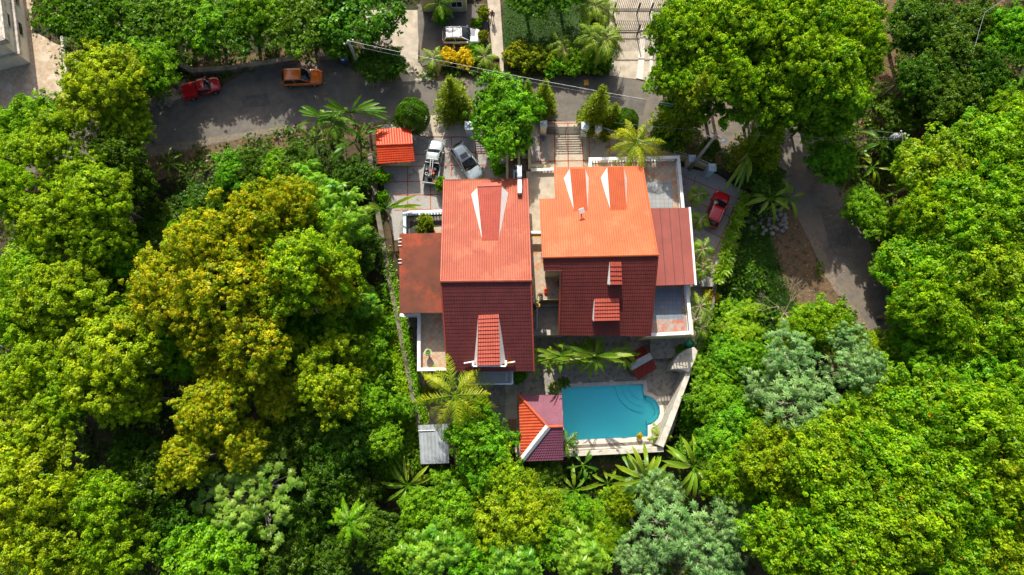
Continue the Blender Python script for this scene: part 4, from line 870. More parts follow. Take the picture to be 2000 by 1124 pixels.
polywall('garden_wall', 'mossy narrow wall along the east side behind the croton hedge', [(1440, 395), (1426, 440), (1410, 495), (1400, 545), (1392, 600), (1378, 645), (1358, 690)], [.8, .7, .6, .5, .2, 0, 0], -3, .3, 'old_concrete')
polywall('garden_wall', 'broken low concrete wall beside the lane above the parked red pickup', [(340, 118), (375, 138), (450, 132), (520, 122), (575, 113)], [1.2, 1.0, .9, .9, .9], -.2, .6, 'old_concrete', None)
polywall('garden_wall', 'short concrete wall left of the driveway below the leaning pole', [(620, 108), (660, 103), (690, 92)], 1.0, -.2, .5, 'old_concrete', None)
polywall('garden_wall', 'long low wall right of the gravel yard behind the bright lime tree', [(118, 60), (124, 110), (131, 175), (130, 210)], .7, -.1, .35, 'rawslab', None)
cw = T('curved_planter', 'white curved concrete hood on top of the east boundary wall', 'planter', P(1338, 705, -2))
pris([(1312, 722), (1316, 706), (1326, 692), (1342, 682), (1356, 678), (1363, 686), (1356, 708), (1346, 728), (1330, 722)], .7, -4, pl := MB()); ob('body', pl, M['dirtywhite'], cw, bevel=.06)
ob('basin', pris([(1322, 712), (1330, 697), (1344, 689), (1350, 690), (1342, 716)], .76, .6), M['concrete'], cw)
# street front fence of the east house, with pillars
def pillar(px, py, z, label, w_=.62, mt='creampale', cap='bluewhite'):
    r = T('gate_pillar', label, 'pillar', P(px, py, 0), 'gate pillars'); c = P(px, py, z); ob('shaft', MB().box((c.x, c.y, z / 2), (w_, w_, z)), M[mt], r); cp = MB().box((c.x, c.y, z + .06), (w_ + .16, w_ + .16, .12))
    cp.add([(c.x + sx * w_ * .5, c.y + sy * w_ * .5, z + .121) for sx, sy in ((-1, -1), (1, -1), (1, 1), (-1, 1))] + [(c.x, c.y, z + .3)], [(0, 1, 4), (1, 2, 4), (2, 3, 4), (3, 0, 4)]); ob('cap', cp, M[cap], r)
    ob('finial', MB().lathe((c.x, c.y, z + .2), [(.04, 0), (.12, .1), (.12, .2), (.02, .3)], 10), M['lamp_clear'], r, smooth_=True)
for a in ((916, 246, 2.5, 'tall grey-green gate pillar north of the parked grey car', .8, 'bluewhite'), (1062, 243, 2.3, 'gate pillar at the left end of the wide black gate'), (1143, 246, 2.5, 'pale gate pillar between the wide and the narrow black gates', .7, 'bluewhite'), (1169, 250, 2.3, 'gate pillar right of the narrow black gate'), (1352, 310, 2.2, 'fence pillar in front of the leaning street lamp pole'), (1391, 328, 2.4, 'last fence pillar beside the eastern black sliding gate', .7, 'bluewhite')): pillar(*a)
def fencewall(label, pts, z):
    r = T('garden_fence', label, 'fence', P(*pts[0], 0), 'street fence of the east house'); w3 = [P(x, y, z) for x, y in pts]; mw = MB(); rl_ = MB(); sp_ = MB()
    for a, b_ in zip(w3[:-1], w3[1:]):
        c = (a + b_) / 2; L_ = (b_ - a).length; rz = math.atan2(b_.y - a.y, b_.x - a.x); mw.box((c.x, c.y, z / 2), (L_, .22, z), rz); rl_.box((c.x, c.y, z + .7), (L_, .05, .05), rz)
        for q in range(int(L_ / .16)): p = a.lerp(b_, (q + .5) / int(L_ / .16)); sp_.box((p.x, p.y, z + .38), (.025, .025, .76))
    ob('wall', mw, M['cream'], r); ob('rail', rl_, M['bluewhite'], r); ob('spikes', sp_, M['bluewhite'], r)
fencewall('curved cream fence with pale spikes behind the coconut palm', [(1173, 253), (1200, 262), (1230, 272), (1262, 284), (1300, 296)], .9)
fencewall('straight cream fence panel between the coconut palm and the pole', [(1300, 296), (1349, 309)], 1.3); fencewall('short cream fence panel with grey niche beside the sliding gate', [(1357, 313), (1388, 326)], 1.3)
def hgate(label, pts, h, bars, name='metal_gate', z0=.15):
    r = T(name, label, 'gate', P(*pts[0], 0), 'black street gates'); fr_ = MB(); bb = MB(); a, b_ = P(*pts[0], 0), P(*pts[1], 0)
    for q in (a, b_, (a + b_) / 2): fr_.box((q.x, q.y, h / 2 + z0 / 2), (.07, .07, h - z0))
    for k in range(bars): z = z0 + (h - z0) * k / (bars - 1); c = (a + b_) / 2; bb.box((c.x, c.y, z), ((b_ - a).length, .05, .09), math.atan2(b_.y - a.y, b_.x - a.x))
    ob('frame', fr_, M['black'], r); ob('slats', bb, M['black'], r)
hgate('wide black slatted driveway gate with long striped shadow', [(1068, 263), (1139, 262)], 2.1, 9); hgate('narrow black slatted pedestrian gate right of the wide one', [(1147, 262), (1166, 264)], 2.1, 9)
hgate('small black slatted gate beside the pillar above the grey car', [(925, 262), (945, 262)], 2.1, 9); hgate('long black sliding gate at the lane above the red car', [(1400, 341), (1462, 374)], 1.9, 7)
# black bar fence over the upper drive
uf = T('driveway_gate', 'tall black bar gate at the top of the concrete access drive', 'gate', P(1250, 30, 0)); fb = MB(); ff = MB()
for k in range(26): a = P(1202 + k * 3.6, 60 - .0 * k, .1); fb.box((a.x, a.y, 1.15), (.05, .05, 2.2))
for z in (.2, 2.2): a, b_ = P(1200, 60, z), P(1294, 60, z); ff.box((a + b_) / 2, (b_.x - a.x, .08, .1))
for x in (1200, 1247, 1272, 1294): a = P(x, 60, 1.2); ff.box(a, (.14, .14, 2.5))
ob('bars', fb, M['black'], uf); ob('frame', ff, M['black'], uf)
uf = T('driveway_gate', 'second black bar gate at the upper edge of the photo', 'gate', P(1250, 0, 0)); fb = MB(); ff = MB()
for k in range(26): a = P(1202 + k * 3.6, 18, .1); fb.box((a.x, a.y, 1.15), (.05, .05, 2.2))
for z in (.2, 2.2): a, b_ = P(1200, 18, z), P(1294, 18, z); ff.box((a + b_) / 2, (b_.x - a.x, .08, .1))
for x in (1200, 1247, 1272, 1294): a = P(x, 18, 1.2); ff.box(a, (.14, .14, 2.5))
ob('bars', fb, M['black'], uf); ob('frame', ff, M['black'], uf)

# ------------------------------------------------------------------ neighbours at the top edge
nh = T('neighbour_house', 'cream house wall with blue window and clay tile eave beyond the white car', 'house', P(872, 15, 0))
wy = P(870, 24, 0).y; x0, x1 = P(826, 20, 0).x, P(912, 20, 0).x
ob('wall', MB().box(((x0 + x1) / 2, wy + 4, 1.8), (x1 - x0, 8, 3.6)), M['cream'], nh); o = window(nh, (P(892, 12, 1.6).x, wy - .01, 1.7), 1.3, 1.2); 
roof('roof', ((x0 - .6, wy - .55, 3.5), (x1 + .6, wy - .55, 3.5), (x1 + .6, wy + 5, 5.4), (x0 - .6, wy + 5, 5.4)), 26, 14, mat('claytile', (.40, .16, .08), .8, (.25, .10, .06), 3), nh, .06, .06)
gw = T('concrete_building', 'unfinished pale concrete building at the upper left corner beside the gravel yard', 'building', P(10, 80, 0))
Zt = 4.6
bd = MB(); c0 = P(60, 124, 0); c1 = P(-60, 152, 0); c2 = P(38, -60, 0); d2 = c2 - c0; d1 = c1 - c0
def at_(s, t, z): q = c0 + d1 * s + d2 * t; return Vector((q.x, q.y, z))
bd.prism([at_(0, 0, Zt), at_(1.2, 0, Zt), at_(1.2, 1, Zt), at_(0, 1, Zt)], 0); ob('wall', bd, M['creampale'], gw)
sb = MB()
for z, o_w in ((2.3, .05), (Zt + .01, .03)):
    sb.prism([at_(-.03 - o_w, -.02, z + .2), at_(1.2, -.02, z + .2), at_(1.2, 1, z + .2), at_(-.03 - o_w, 1, z + .2)], z)
ob('floor_slab', sb, M['rawslab'], gw)
pp = MB()
for (s0_, t0_, s1_, t1_) in ((-.12, -.015, 1.2, -.015), (-.12, -.015, -.12, 1)): 
    a, b_ = at_(s0_, t0_, Zt + .6), at_(s1_, t1_, Zt + .6); pp.box((a + b_) / 2 + Vector((0, 0, -.15)), ((b_ - a).length, .22, .8), math.atan2(b_.y - a.y, b_.x - a.x))
ob('parapet', pp, M['rawslab'], gw)
ob('roof_screed', MB().prism([at_(.1, .1, Zt + .24), at_(1.1, .1, Zt + .24), at_(1.1, .9, Zt + .24), at_(.1, .9, Zt + .24)], Zt + .2), M['white'], gw)
rz_ = math.atan2(d2.y, d2.x)
for t, z in ((.30, 1.5), (.62, 1.5), (.30, 3.5), (.62, 3.5)):
    q = at_(-.004, t, z); wf = ob('window', MB().box(q, (1.7, .12, 1.3), rz_), M['rawslab'], gw); ob('pane', MB().box(q + Vector((.07, 0, 0)), (1.4, .06, 1.0), rz_), M['glass'], wf)
# ------------------------------------------------------------------ vehicles
def patch(mb, c00, c10, c11, c01, nu=6, nv=4, bulge=0.0, axis=(0, 0, 1)):
    c00, c10, c11, c01 = map(Vector, (c00, c10, c11, c01)); ax = Vector(axis)
    mb.grid(lambda u_, v_: c00.lerp(c10, u_).lerp(c01.lerp(c11, u_), v_) + ax * bulge * 4 * u_ * (1 - u_) * (.35 + 4 * v_ * (1 - v_) * .65), nu, nv)
def car(name, label, px, py, ang, paint, L_=4.5, W_=1.85, Ht=1.62, z0=.05, kind='suv', rails=True, sunroof=False, rearbox=False):
    """ang = heading in degrees of the nose, counter-clockwise from +x"""
    p = P(px, py, z0 + .8); r = T(name, label, 'car' if kind != 'pickup' else 'pickup truck', (p.x, p.y, z0), rz=math.radians(ang)); A = L_ / 2; w = W_ / 2; bz = Ht * .62
    # hull: (x, half width, z low, z shoulder, z deck)
    if kind == 'pickup': st_ = [(-A, .93, .45, .95, .98), (-A + .04, .97, .35, 1.0, 1.03), (-A * .2, 1, .28, 1.0, 1.03), (A * .30, 1, .28, 1.0, 1.04), (A * .62, .97, .28, .98, 1.04), (A * .88, .90, .32, .86, .92), (A * .97, .80, .38, .75, .80), (A, .70, .45, .62, .66)]
    else: st_ = [(-A, .70, .45, .72, .80), (-A + .06, .86, .35, .85, bz - .04), (-A * .88, .95, .28, .92, bz), (-A * .5, 1, .24, .94, bz + .01), (A * .2, 1, .24, .94, bz), (A * .45, 1.0, .24, .92, bz - .02), (A * .72, .99, .26, .86, bz - .08), (A * .90, .95, .30, .76, bz - .17), (A * .985, .84, .36, .66, bz - .28), (A * 1.02, .66, .42, .58, bz - .40)]
    prof = []
    vs = []; ns = 13
    for x, hw, zl, zs, zd in st_:
        hw *= w * 1.035; half = [(0, zd + .035), (hw * .45, zd + .03), (hw * .78, zd + .005), (hw * .93, zd - .05), (hw, zs - .12), (hw * .985, (zs + zl) / 2), (hw * .95, zl)]
        full = half + [(-a_, b_) for a_, b_ in half[:0:-1]]
        vs.append([(x, a_, b_) for a_, b_ in full])
    ns = len(vs[0]); hb = MB(); flat = [q for s_ in vs for q in s_]; k = len(vs)
    fs = [(i * ns + j, i * ns + (j + 1) % ns, (i + 1) * ns + (j + 1) % ns, (i + 1) * ns + j) for i in range(k - 1) for j in range(ns)] + [tuple(range(ns)), tuple(range((k - 1) * ns, k * ns))[::-1]]
    hb.add(flat, fs)
    if kind == 'pickup':       # cut the bed: body stops at the cab, bed is built from walls
        hb = MB(); st2 = [s_ for s_ in vs if s_[0][0] >= -A * .2 - .01]; k = len(st2); hb.add([q for s_ in st2 for q in s_], [(i * ns + j, i * ns + (j + 1) % ns, (i + 1) * ns + (j + 1) % ns, (i + 1) * ns + j) for i in range(k - 1) for j in range(ns)] + [tuple(range(ns)), tuple(range((k - 1) * ns, k * ns))[::-1]])
    body = ob('body', hb, M[paint], r, world=False, smooth_=True); body.modifiers.new('s', 'SUBSURF').levels = 1; body.modifiers['s'].render_levels = 1
    if kind == 'suv': xr0, xr1, xf1, xf0 = -A * .94, -A * .78, A * .06, A * .46
    else: xr0, xr1, xf1, xf0 = -A * .16, -A * .10, A * .30, A * .52
    wb, wt, zb, zt = w * .92, w * .74, bz - .01 if kind == 'suv' else 1.02, Ht
    ob('interior', MB().box(((xr0 + xf0) / 2, 0, zb - .05), ((xf0 - xr0) * .86, wb * 1.7, .5)), M['dark'], r, world=False)
    ro = MB(); patch(ro, (xr1, -wt, zt - .03), (xf1, -wt, zt - .04), (xf1, wt, zt - .04), (xr1, wt, zt - .03), 6, 6, .05); roof_o = ob('roof', ro, M[paint], r, world=False, smooth_=True, solid=.04)
    ws = MB(); patch(ws, (xf0, -wb * .88, zb + .02), (xf0, wb * .88, zb + .02), (xf1 + .02, wt * .93, zt - .05), (xf1 + .02, -wt * .93, zt - .05), 8, 4, .22, (1, 0, .1)); ob('windshield', ws, M['glass'], r, world=False, smooth_=True)
    rw = MB(); patch(rw, (xr0, wb * .82, zb + .02), (xr0, -wb * .82, zb + .02), (xr1 - .02, -wt * .9, zt - .05), (xr1 - .02, wt * .9, zt - .05), 8, 3, .16, (-1, 0, .1)); ob('rear_window', rw, M['glass'], r, world=False, smooth_=True)
    for s_ in (-1, 1):
        sw_ = MB(); patch(sw_, (xr0 + .15, s_ * wb, zb), (xf0 - .12, s_ * wb, zb), (xf1 - .05, s_ * (wt + .015), zt - .08), (xr1 + .08, s_ * (wt + .015), zt - .08), 4, 2, .03, (0, s_, 0)); ob('side_window', sw_, M['glass'], r, world=False, smooth_=True)
        pl_ = MB()
        for (xa, xb_) in ((xf0 - .02, xf1 + .02), (xr0 + .04, xr1 + .02)): pl_.tube([(xa, s_ * wb * .93, zb), ((xa + xb_) / 2, s_ * (wb * .93 + wt) / 2 + s_ * .02, (zb + zt) / 2), (xb_, s_ * wt, zt - .05)], .045, 6)
        pl_.tube([((xr0 + xf0) / 2 - .05, s_ * (wb + .01), zb), ((xr1 + xf1) / 2, s_ * (wt + .03), zt - .07)], .035, 5); pl_.tube([(xr1, s_ * wt, zt - .05), (xf1, s_ * wt, zt - .06)], .04, 6)
        ob('pillar', pl_, M[paint], r, world=False, smooth_=True)
        if rails: ob('roof_rail', MB().tube([(xr1 + .15, s_ * wt * .88, zt), (xr1 + .22, s_ * wt * .9, zt + .07), (xf1 - .2, s_ * wt * .9, zt + .07), (xf1 - .12, s_ * wt * .88, zt)], .028, 6), M['rim'], r, world=False)
        mi = MB().lathe((xf0 - .32, s_ * (w + .10), zb + .07), [(.03, -.08), (.11, -.05), (.12, .04), (.05, .09)], 8); ob('mirror', mi, M[paint], r, world=False, smooth_=True)
        hl = MB(); patch(hl, (A * .80, s_ * w * .86, bz - .20), (A * .965, s_ * w * .55, bz - .33), (A * .955, s_ * w * .50, bz - .26), (A * .80, s_ * w * .72, bz - .135), 3, 2, .03); ob('headlight', hl, M['lamp_clear'], r, world=False, solid=.02)
        tl = MB().box((-A + .07, s_ * w * .78, bz - .12 if kind != 'pickup' else .8), (.14, .22, .26)); ob('taillight', tl, M['lamp_red'], r, world=False, bevel=.02)
        for x in (-A * .62, A * .62):
            tb_ = MB(); cy = [(x + .34 * math.cos(a), .34 + .34 * math.sin(a)) for a in [q * math.pi / 10 for q in range(20)]]; n_ = 20; y0, y1 = s_ * (w - .20), s_ * (w + .01)
            tb_.add([(a_, y0, b_) for a_, b_ in cy] + [(a_, y1, b_) for a_, b_ in cy], [tuple(range(n_)), tuple(range(2 * n_ - 1, n_ - 1, -1))] + [(i, (i + 1) % n_, n_ + (i + 1) % n_, n_ + i) for i in range(n_)]); to = ob('wheel', tb_, M['tyre'], r, world=False)
            rb = MB(); n_ = 20; rb.add([(x + (a_ - x) * .62, y1 + s_ * .012, .34 + (b_ - .34) * .62) for a_, b_ in cy] , [tuple(range(n_))]); ob('rim', rb, M['rim'], to, world=False, solid=.01)
    gr = MB().box((A * .985, 0, bz - .44), (.06, w * .9, .16)); ob('grille', gr, M['dark'], r, world=False)
    if sunroof: ob('sunroof', MB().box((xf1 - .55, 0, zt + .015), (.55, wt * 1.25, .02)), M['glass'], r, world=False)
    if kind == 'pickup':
        x0, x1 = -A, -A * .2; bw = w * .97; bd_ = MB(); bd_.box(((x0 + x1) / 2, 0, .62), (x1 - x0, 2 * bw - .1, .08)); ob('bed', bd_, M['black'], r, world=False)
        for s_ in (-1, 1): ob('bed_side', MB().box(((x0 + x1) / 2, s_ * bw, .78), (x1 - x0, .09, .52)), M[paint], r, world=False, bevel=.02); ob('bed_liner', MB().box(((x0 + x1) / 2, s_ * (bw - .065), .80), (x1 - x0 - .1, .04, .46)), M['black'], r, world=False)
        ob('tailgate', MB().box((x0, 0, .78), (.08, 2 * bw + .05, .52)), M[paint], r, world=False, bevel=.02)
    return r
pk = car('pickup_truck', 'silver pickup truck loaded with gear, beside the orange-roofed shed', 846, 316, 83, 'paint_silver', 5.2, 1.85, 1.75, .07, 'pickup', rails=False)
def bedobj(name, label, cat, mb_fn, m_):
    mb = MB(); mb_fn(mb); mt = Matrix.Translation(pk.location) @ Matrix.Rotation(pk.rotation_euler.z, 4, 'Z'); mb.v = [tuple(mt @ Vector(v)) for v in mb.v]; return thing1(name, mb, M[m_], label, cat)
bar = T('cargo_rack', 'white tube rack reaching from the pickup cab over its bed', 'rack', pk.location, rz=pk.rotation_euler.z)
for s_ in (-.13, .13): ob('tube', MB().tube([(.05, s_, 1.85), (-.9, s_, 1.55), (-1.7, s_ * .6, 1.15), (-1.75, s_ * .6, .68)], .045, 8), M['white'], bar, world=False)
ob('hoop', MB().tube([(-.45, -.8, .9), (-.4, -.75, 1.6), (-.4, .75, 1.6), (-.45, .8, .9)], .04, 8), M['white'], bar, world=False); ob('crossbar', MB().tube([(-.05, -.62, 1.80), (-.05, .62, 1.80)], .035, 8), M['white'], bar, world=False)
bedobj('fuel_can', 'red motor lying in the black pickup bed under the white rack', 'machine', lambda m: (m.lathe((-1.1, .15, .67), [(.26, 0), (.28, .18), (.2, .32), (.08, .4)], 10), m.box((-1.25, -.1, .78), (.5, .42, .24), .3)), 'orangeplastic')
bedobj('toolbox', 'grey open toolbox at the front of the pickup bed', 'toolbox', lambda m: (m.box((-.85, .5, .82), (.5, .38, .30), .1), m.box((-.85, .5, 1.0), (.2, .04, .05), .1)), 'galv')
bedobj('hose_coil', 'pale hose coil on the left side of the pickup bed', 'hose', lambda m: m.tube([(-1.5 + .17 * math.cos(a), .55 + .17 * math.sin(a), .72 + a * .006) for a in [q * .5 for q in range(26)]], .03, 5), 'white')
bedobj('jerry_can', 'small light blue can in the pickup bed beside the rack', 'can', lambda m: (m.box((-.9, -.32, .83), (.26, .3, .34)), m.box((-.9, -.32, 1.03), (.1, .1, .06))), 'bluewhite')
bedobj('bucket', 'little yellow bucket at the tail of the pickup bed', 'bucket', lambda m: m.lathe((-2.3, -.45, .67), [(.10, 0), (.14, .24), (.12, .24), (.09, .04)], 10), 'yellow')
bedobj('engine_block', 'dark machine with pipes lying in the middle of the pickup bed', 'machine', lambda m: (m.box((-1.75, .15, .82), (.6, .55, .3), .2), m.lathe((-1.9, .2, .95), [(.2, 0), (.2, .2), (.08, .24)], 10), m.tube([(-1.4, -.3, .8), (-2.2, -.25, .85)], .05)), 'darkmetal')
car('parked_car', 'light grey-blue car with dark sunroof parked beside the silver pickup', 911, 315, -57, 'paint_greyblue', 4.7, 1.9, 1.6, .07, rails=False, sunroof=True)
car('parked_car', 'crimson SUV with pale roof rails parked under palms on the east driveway', 1400, 409, 66, 'paint_crimson', 4.35, 1.82, 1.66, .05)
wcar = car('parked_car', 'white SUV with black roof bars parked behind the yellow shrubs', 901, 70, 1, 'paint_white', 4.45, 1.86, 1.66, .06)
for x in (-.95, -.1): ob('roof_bar', MB().box((x, 0, 1.72), (.07, 1.34, .04)), M['black'], wcar, world=False)
car('parked_car', 'orange SUV parked on the shaded lane left of the driveway', 589, 151, 3, 'paint_orange', 4.55, 1.88, 1.66, .04)
rp = car('pickup_truck', 'dark red pickup with covered bed on the shaded lane', 393, 172, 17, 'paint_red', 4.3, 1.75, 1.6, .04, 'pickup', rails=False)
ob('bed_cover', MB().box((-1.28, 0, 1.06), (1.66, 1.6, .05)), M['paint_red'], rp, world=False, bevel=.02)

# ------------------------------------------------------------------ people
def person(label, x, y, z, rz, shirt, trousers, pose='stand', hold=None, hair='hair', sc=1.0, shorts=False):
    r = T('person', label, 'person', (x, y, z), rz=rz); st = .18 if pose == 'walk' else .02; af = .35 if pose in ('walk', 'reach') else .05; lean = .12 if pose == 'reach' else .02
    J = dict(pel=(0, 0, .95, .15), sp=(lean * .4, 0, 1.15, .14), ch=(lean, 0, 1.36, .165), nk=(lean * 1.2, 0, 1.50, .06), hd=(lean * 1.4, 0, 1.60, .085), tp=(lean * 1.4, 0, 1.71, .075), ns=(lean * 1.4 + .10, 0, 1.60, .025))
    E_ = [('pel', 'sp'), ('sp', 'ch'), ('ch', 'nk'), ('nk', 'hd'), ('hd', 'tp'), ('hd', 'ns')]
    for s_, t in ((1, 'L'), (-1, 'R')):
        d_ = st * s_
        J.update({'hp' + t: (0, .10 * s_, .90, .095), 'kn' + t: (d_ * .7 + .03, .11 * s_, .49, .062), 'an' + t: (d_ * 1.3 - .02, .11 * s_, .08, .042), 'to' + t: (d_ * 1.3 + .17, .12 * s_, .03, .035),
                  'sh' + t: (lean, .18 * s_, 1.42, .065), 'el' + t: (lean + af * .5 * (s_ if pose == 'walk' else 1), .27 * s_, 1.17, .042), 'wr' + t: (lean + af * 1.3 * (s_ if pose == 'walk' else 1) + .08, .25 * s_, .98 + af * .35, .030), 'pm' + t: (lean + af * 1.5 * (s_ if pose == 'walk' else 1) + .11, .245 * s_, .92 + af * .38, .034)})
        E_ += [('pel', 'hp' + t), ('hp' + t, 'kn' + t), ('kn' + t, 'an' + t), ('an' + t, 'to' + t), ('ch', 'sh' + t), ('sh' + t, 'el' + t), ('el' + t, 'wr' + t), ('wr' + t, 'pm' + t)]
        bx, by, bz_, _ = J['pm' + t]
        for q, (oy, ln) in enumerate(((-.03, .075), (-.01, .085), (.012, .08), (.032, .06))):
            J[f'f{q}' + t] = (bx + .03, by + oy, bz_ - ln * .6, .009); J[f'g{q}' + t] = (bx + .02, by + oy, bz_ - ln * 1.1, .008); E_ += [('pm' + t, f'f{q}' + t), (f'f{q}' + t, f'g{q}' + t)]
        J['th' + t] = (bx + .045, by - .035 * s_, bz_ - .01, .010); E_.append(('pm' + t, 'th' + t))
    def skin(name, keys, grow_, mt, parent, pts=None):
        me = bpy.data.meshes.new(name); idx = {k: i for i, k in enumerate(keys)}; me.from_pydata([J[k][:3] for k in keys], [(idx[a], idx[b_]) for a, b_ in E_ if a in idx and b_ in idx], [])
        o = bpy.data.objects.new(name, me); COL.objects.link(o); o.parent = parent; me.materials.append(M[mt]); md = o.modifiers.new('skin', 'SKIN'); md.use_smooth_shade = True
        for i, k in enumerate(keys): rr_ = J[k][3] + grow_; me.skin_vertices[0].data[i].radius = (rr_ * .8 if k in ('ch', 'sp', 'pel') else rr_, rr_)
        me.skin_vertices[0].data[0].use_root = True; sb_ = o.modifiers.new('sub', 'SUBSURF'); sb_.levels = 1; sb_.render_levels = 1; return o
    skin('body', list(J), 0, 'skin', r)
    skin('shirt', ['sp', 'ch', 'shL', 'shR', 'elL', 'elR', 'pel'], .022, shirt, r)
    skin('shorts' if shorts else 'trousers', ['pel', 'hpL', 'hpR', 'knL', 'knR'] + ([] if shorts else ['anL', 'anR']), .020, trousers, r)
    h = J['tp']; ob('hair', MB().lathe((h[0] - .015, 0, h[2] - .11), [(.085, 0), (.102, .05), (.095, .12), (.06, .17), (.01, .19)], 12), M[hair], r, world=False, smooth_=True)
    if hold:
        hp_, m_, nm, lb, ct = hold; q = J['pm' + 'L']; mt = Matrix.Translation(r.location) @ Matrix.Rotation(rz, 4, 'Z'); c = mt @ Vector((q[0], q[1], q[2] - hp_)); thing1(nm, MB().lathe(c, [(.12, 0), (.16, .28), (.14, .28), (.11, .04)], 14), M[m_], lb, ct)
    return r
p = P(1056, 578, 3.02); person('person in dark top and brown trousers walking on the sunlit passage terrace', p.x, p.y, 3.02, math.radians(250), 'cloth_brown', 'cloth_brown', 'reach')
p = P(1044, 602, 2.6); person('person in black shirt at the head of the grey stair carrying a green bucket', p.x, p.y, 2.62, math.radians(50), 'cloth_black', 'cloth_navy', 'walk', hold=(.34, 'brightgreen', 'bucket', 'bright green bucket carried at the head of the grey stair', 'bucket'))
p = P(1089, 558, 3.02); person('person in navy top and blue jeans in the shade by the terrace rail', p.x, p.y, 3.02, math.radians(200), 'cloth_navy', 'cloth_blue', 'stand')
p = P(962, 37, .36); person('person in red top and blue shorts standing on the upper footpath', p.x, p.y, .36, math.radians(-90), 'cloth_red', 'cloth_blue', 'stand', shorts=True)
p = P(1051, 597, 3.03); thing1('cushion', MB().lathe(p, [(.2, 0), (.24, .08), (.2, .16), (.05, .18)], 12), M['yellow'], 'small yellow bundle on the floor by the top of the grey stair', 'bundle')
p = P(1066, 569, 3.02); o = thing1('bucket', MB().lathe(p, [(.17, 0), (.21, .32), (.19, .32), (.16, .05)], 14), M['orangeplastic'], 'orange bucket standing in the sun on the passage terrace', 'bucket')
tp_ = T('tripod', 'small dark tripod standing in the shaded part of the passage terrace', 'tripod', P(1078, 577, 3.02)); p = tp_.location
for k in range(3): ob('leg', MB().tube([(0, 0, .9), (math.cos(k * 2.1) * .35, math.sin(k * 2.1) * .35, 0)], .02, 5), M['darkmetal'], tp_, world=False)
# props
p = P(838, 690, 3.02); t_ = T('pedestal_pot', 'white urn with a small green plant on the sunny tiled terrace', 'flower pot', p); ob('urn', MB().lathe(p, [(.16, 0), (.18, .08), (.07, .16), (.09, .4), (.30, .7), (.38, .95), (.34, .97), (.28, .8)], 18), M['white'], t_, smooth_=True)
def tuft(name, label, c, n, ln, wd, m_, parent=None, seed=0, cat='plant', up_w=.8, rad=.12, group=None):
    rs = np.random.RandomState(seed); c = np.array(c); a = rs.uniform(0, 6.28, n); el_ = rs.uniform(.1, 1.2, n); D = np.stack([np.cos(a) * np.cos(el_), np.sin(a) * np.cos(el_), np.sin(el_)], 1); C = c + D * (ln * .5 + rs.uniform(0, rad, n)[:, None])
    N_ = unit(np.cross(D, np.stack([-np.sin(a), np.cos(a), a * 0], 1)) * -1 + rs.normal(size=D.shape) * .2); V, Q = leaf_quads(C, N_, ln, wd, rs, D=D, droop=.25); o = ob(name, mesh_np(name, V, Q, np.repeat(rs.uniform(0, .8, n), 4)), M[m_], parent)
    if parent is None and label: tag(o, label, cat, group)
    return o
tuft('foliage', None, (p.x, p.y, 3.95), 40, .34, .12, 'f_mid', t_, 5)
p = P(1345, 655, -.8); t_ = T('water_barrel', 'green plastic barrel behind the white curved wall end', 'barrel', P(1343, 672, -1.5)); q = P(1343, 672, -1.5); ob('body', MB().lathe(q, [(.42, 0), (.48, .3), (.48, .9), (.40, 1.15), (.15, 1.2)], 18), M['greenplastic'], t_, smooth_=True); ob('lid', MB().lathe(q + Vector((0, 0, 1.2)), [(.18, 0), (.18, .08), (.02, .1)], 12), M['brightgreen'], t_)
t_ = T('barrel', 'blue plastic barrel at the lane edge by the leaning pole', 'barrel', P(674, 122, 0)); q = P(674, 122, 0); ob('body', MB().lathe(q, [(.36, 0), (.42, .3), (.42, .8), (.36, 1.0), (.30, 1.0), (.30, .9)], 16), M['blueplastic'], t_, smooth_=True)
q = P(1061, 272, .07); t_ = T('gas_cylinder', 'small blue cylinder at the left end of the wide black gate', 'cylinder', q); ob('body', MB().lathe(q, [(.18, 0), (.2, .1), (.2, .6), (.1, .75)], 12), M['blueplastic'], t_, smooth_=True)
t_ = T('lounge_chair', 'pair of grey folding chairs leaning on the wall of the passage', 'chair', P(1057, 485, 3.02)); q = P(1057, 485, 3.02)
for k in range(3):
    fr_ = MB(); y = q.y + .9 - k * .9; fr_.tube([(q.x, y - .3, q.z), (q.x, y + .3, q.z), (q.x + .35, y + .3, q.z + .9), (q.x + .35, y - .3, q.z + .9), (q.x, y - .3, q.z)], .03, 5); fo = ob('frame', fr_, M['rim'], t_); ob('seat', MB().box((q.x + .17, y, q.z + .45), (.04, .5, .8)), M['galv'], fo)
t_['label'] = 'row of grey folded chairs leaning on the west wall of the orange-roofed house'
t_ = T('wooden_pallet', 'weathered slatted wooden platform under the palms east of the flat roof', 'pallet', P(1376, 515, .1)); q = P(1376, 515, .35)
for k in range(7): ob('board', MB().box((q.x - .1 + .05 * k, q.y - .85 + k * .27, q.z), (1.7, .2, .05), -.25), M['wood_pale'], t_)
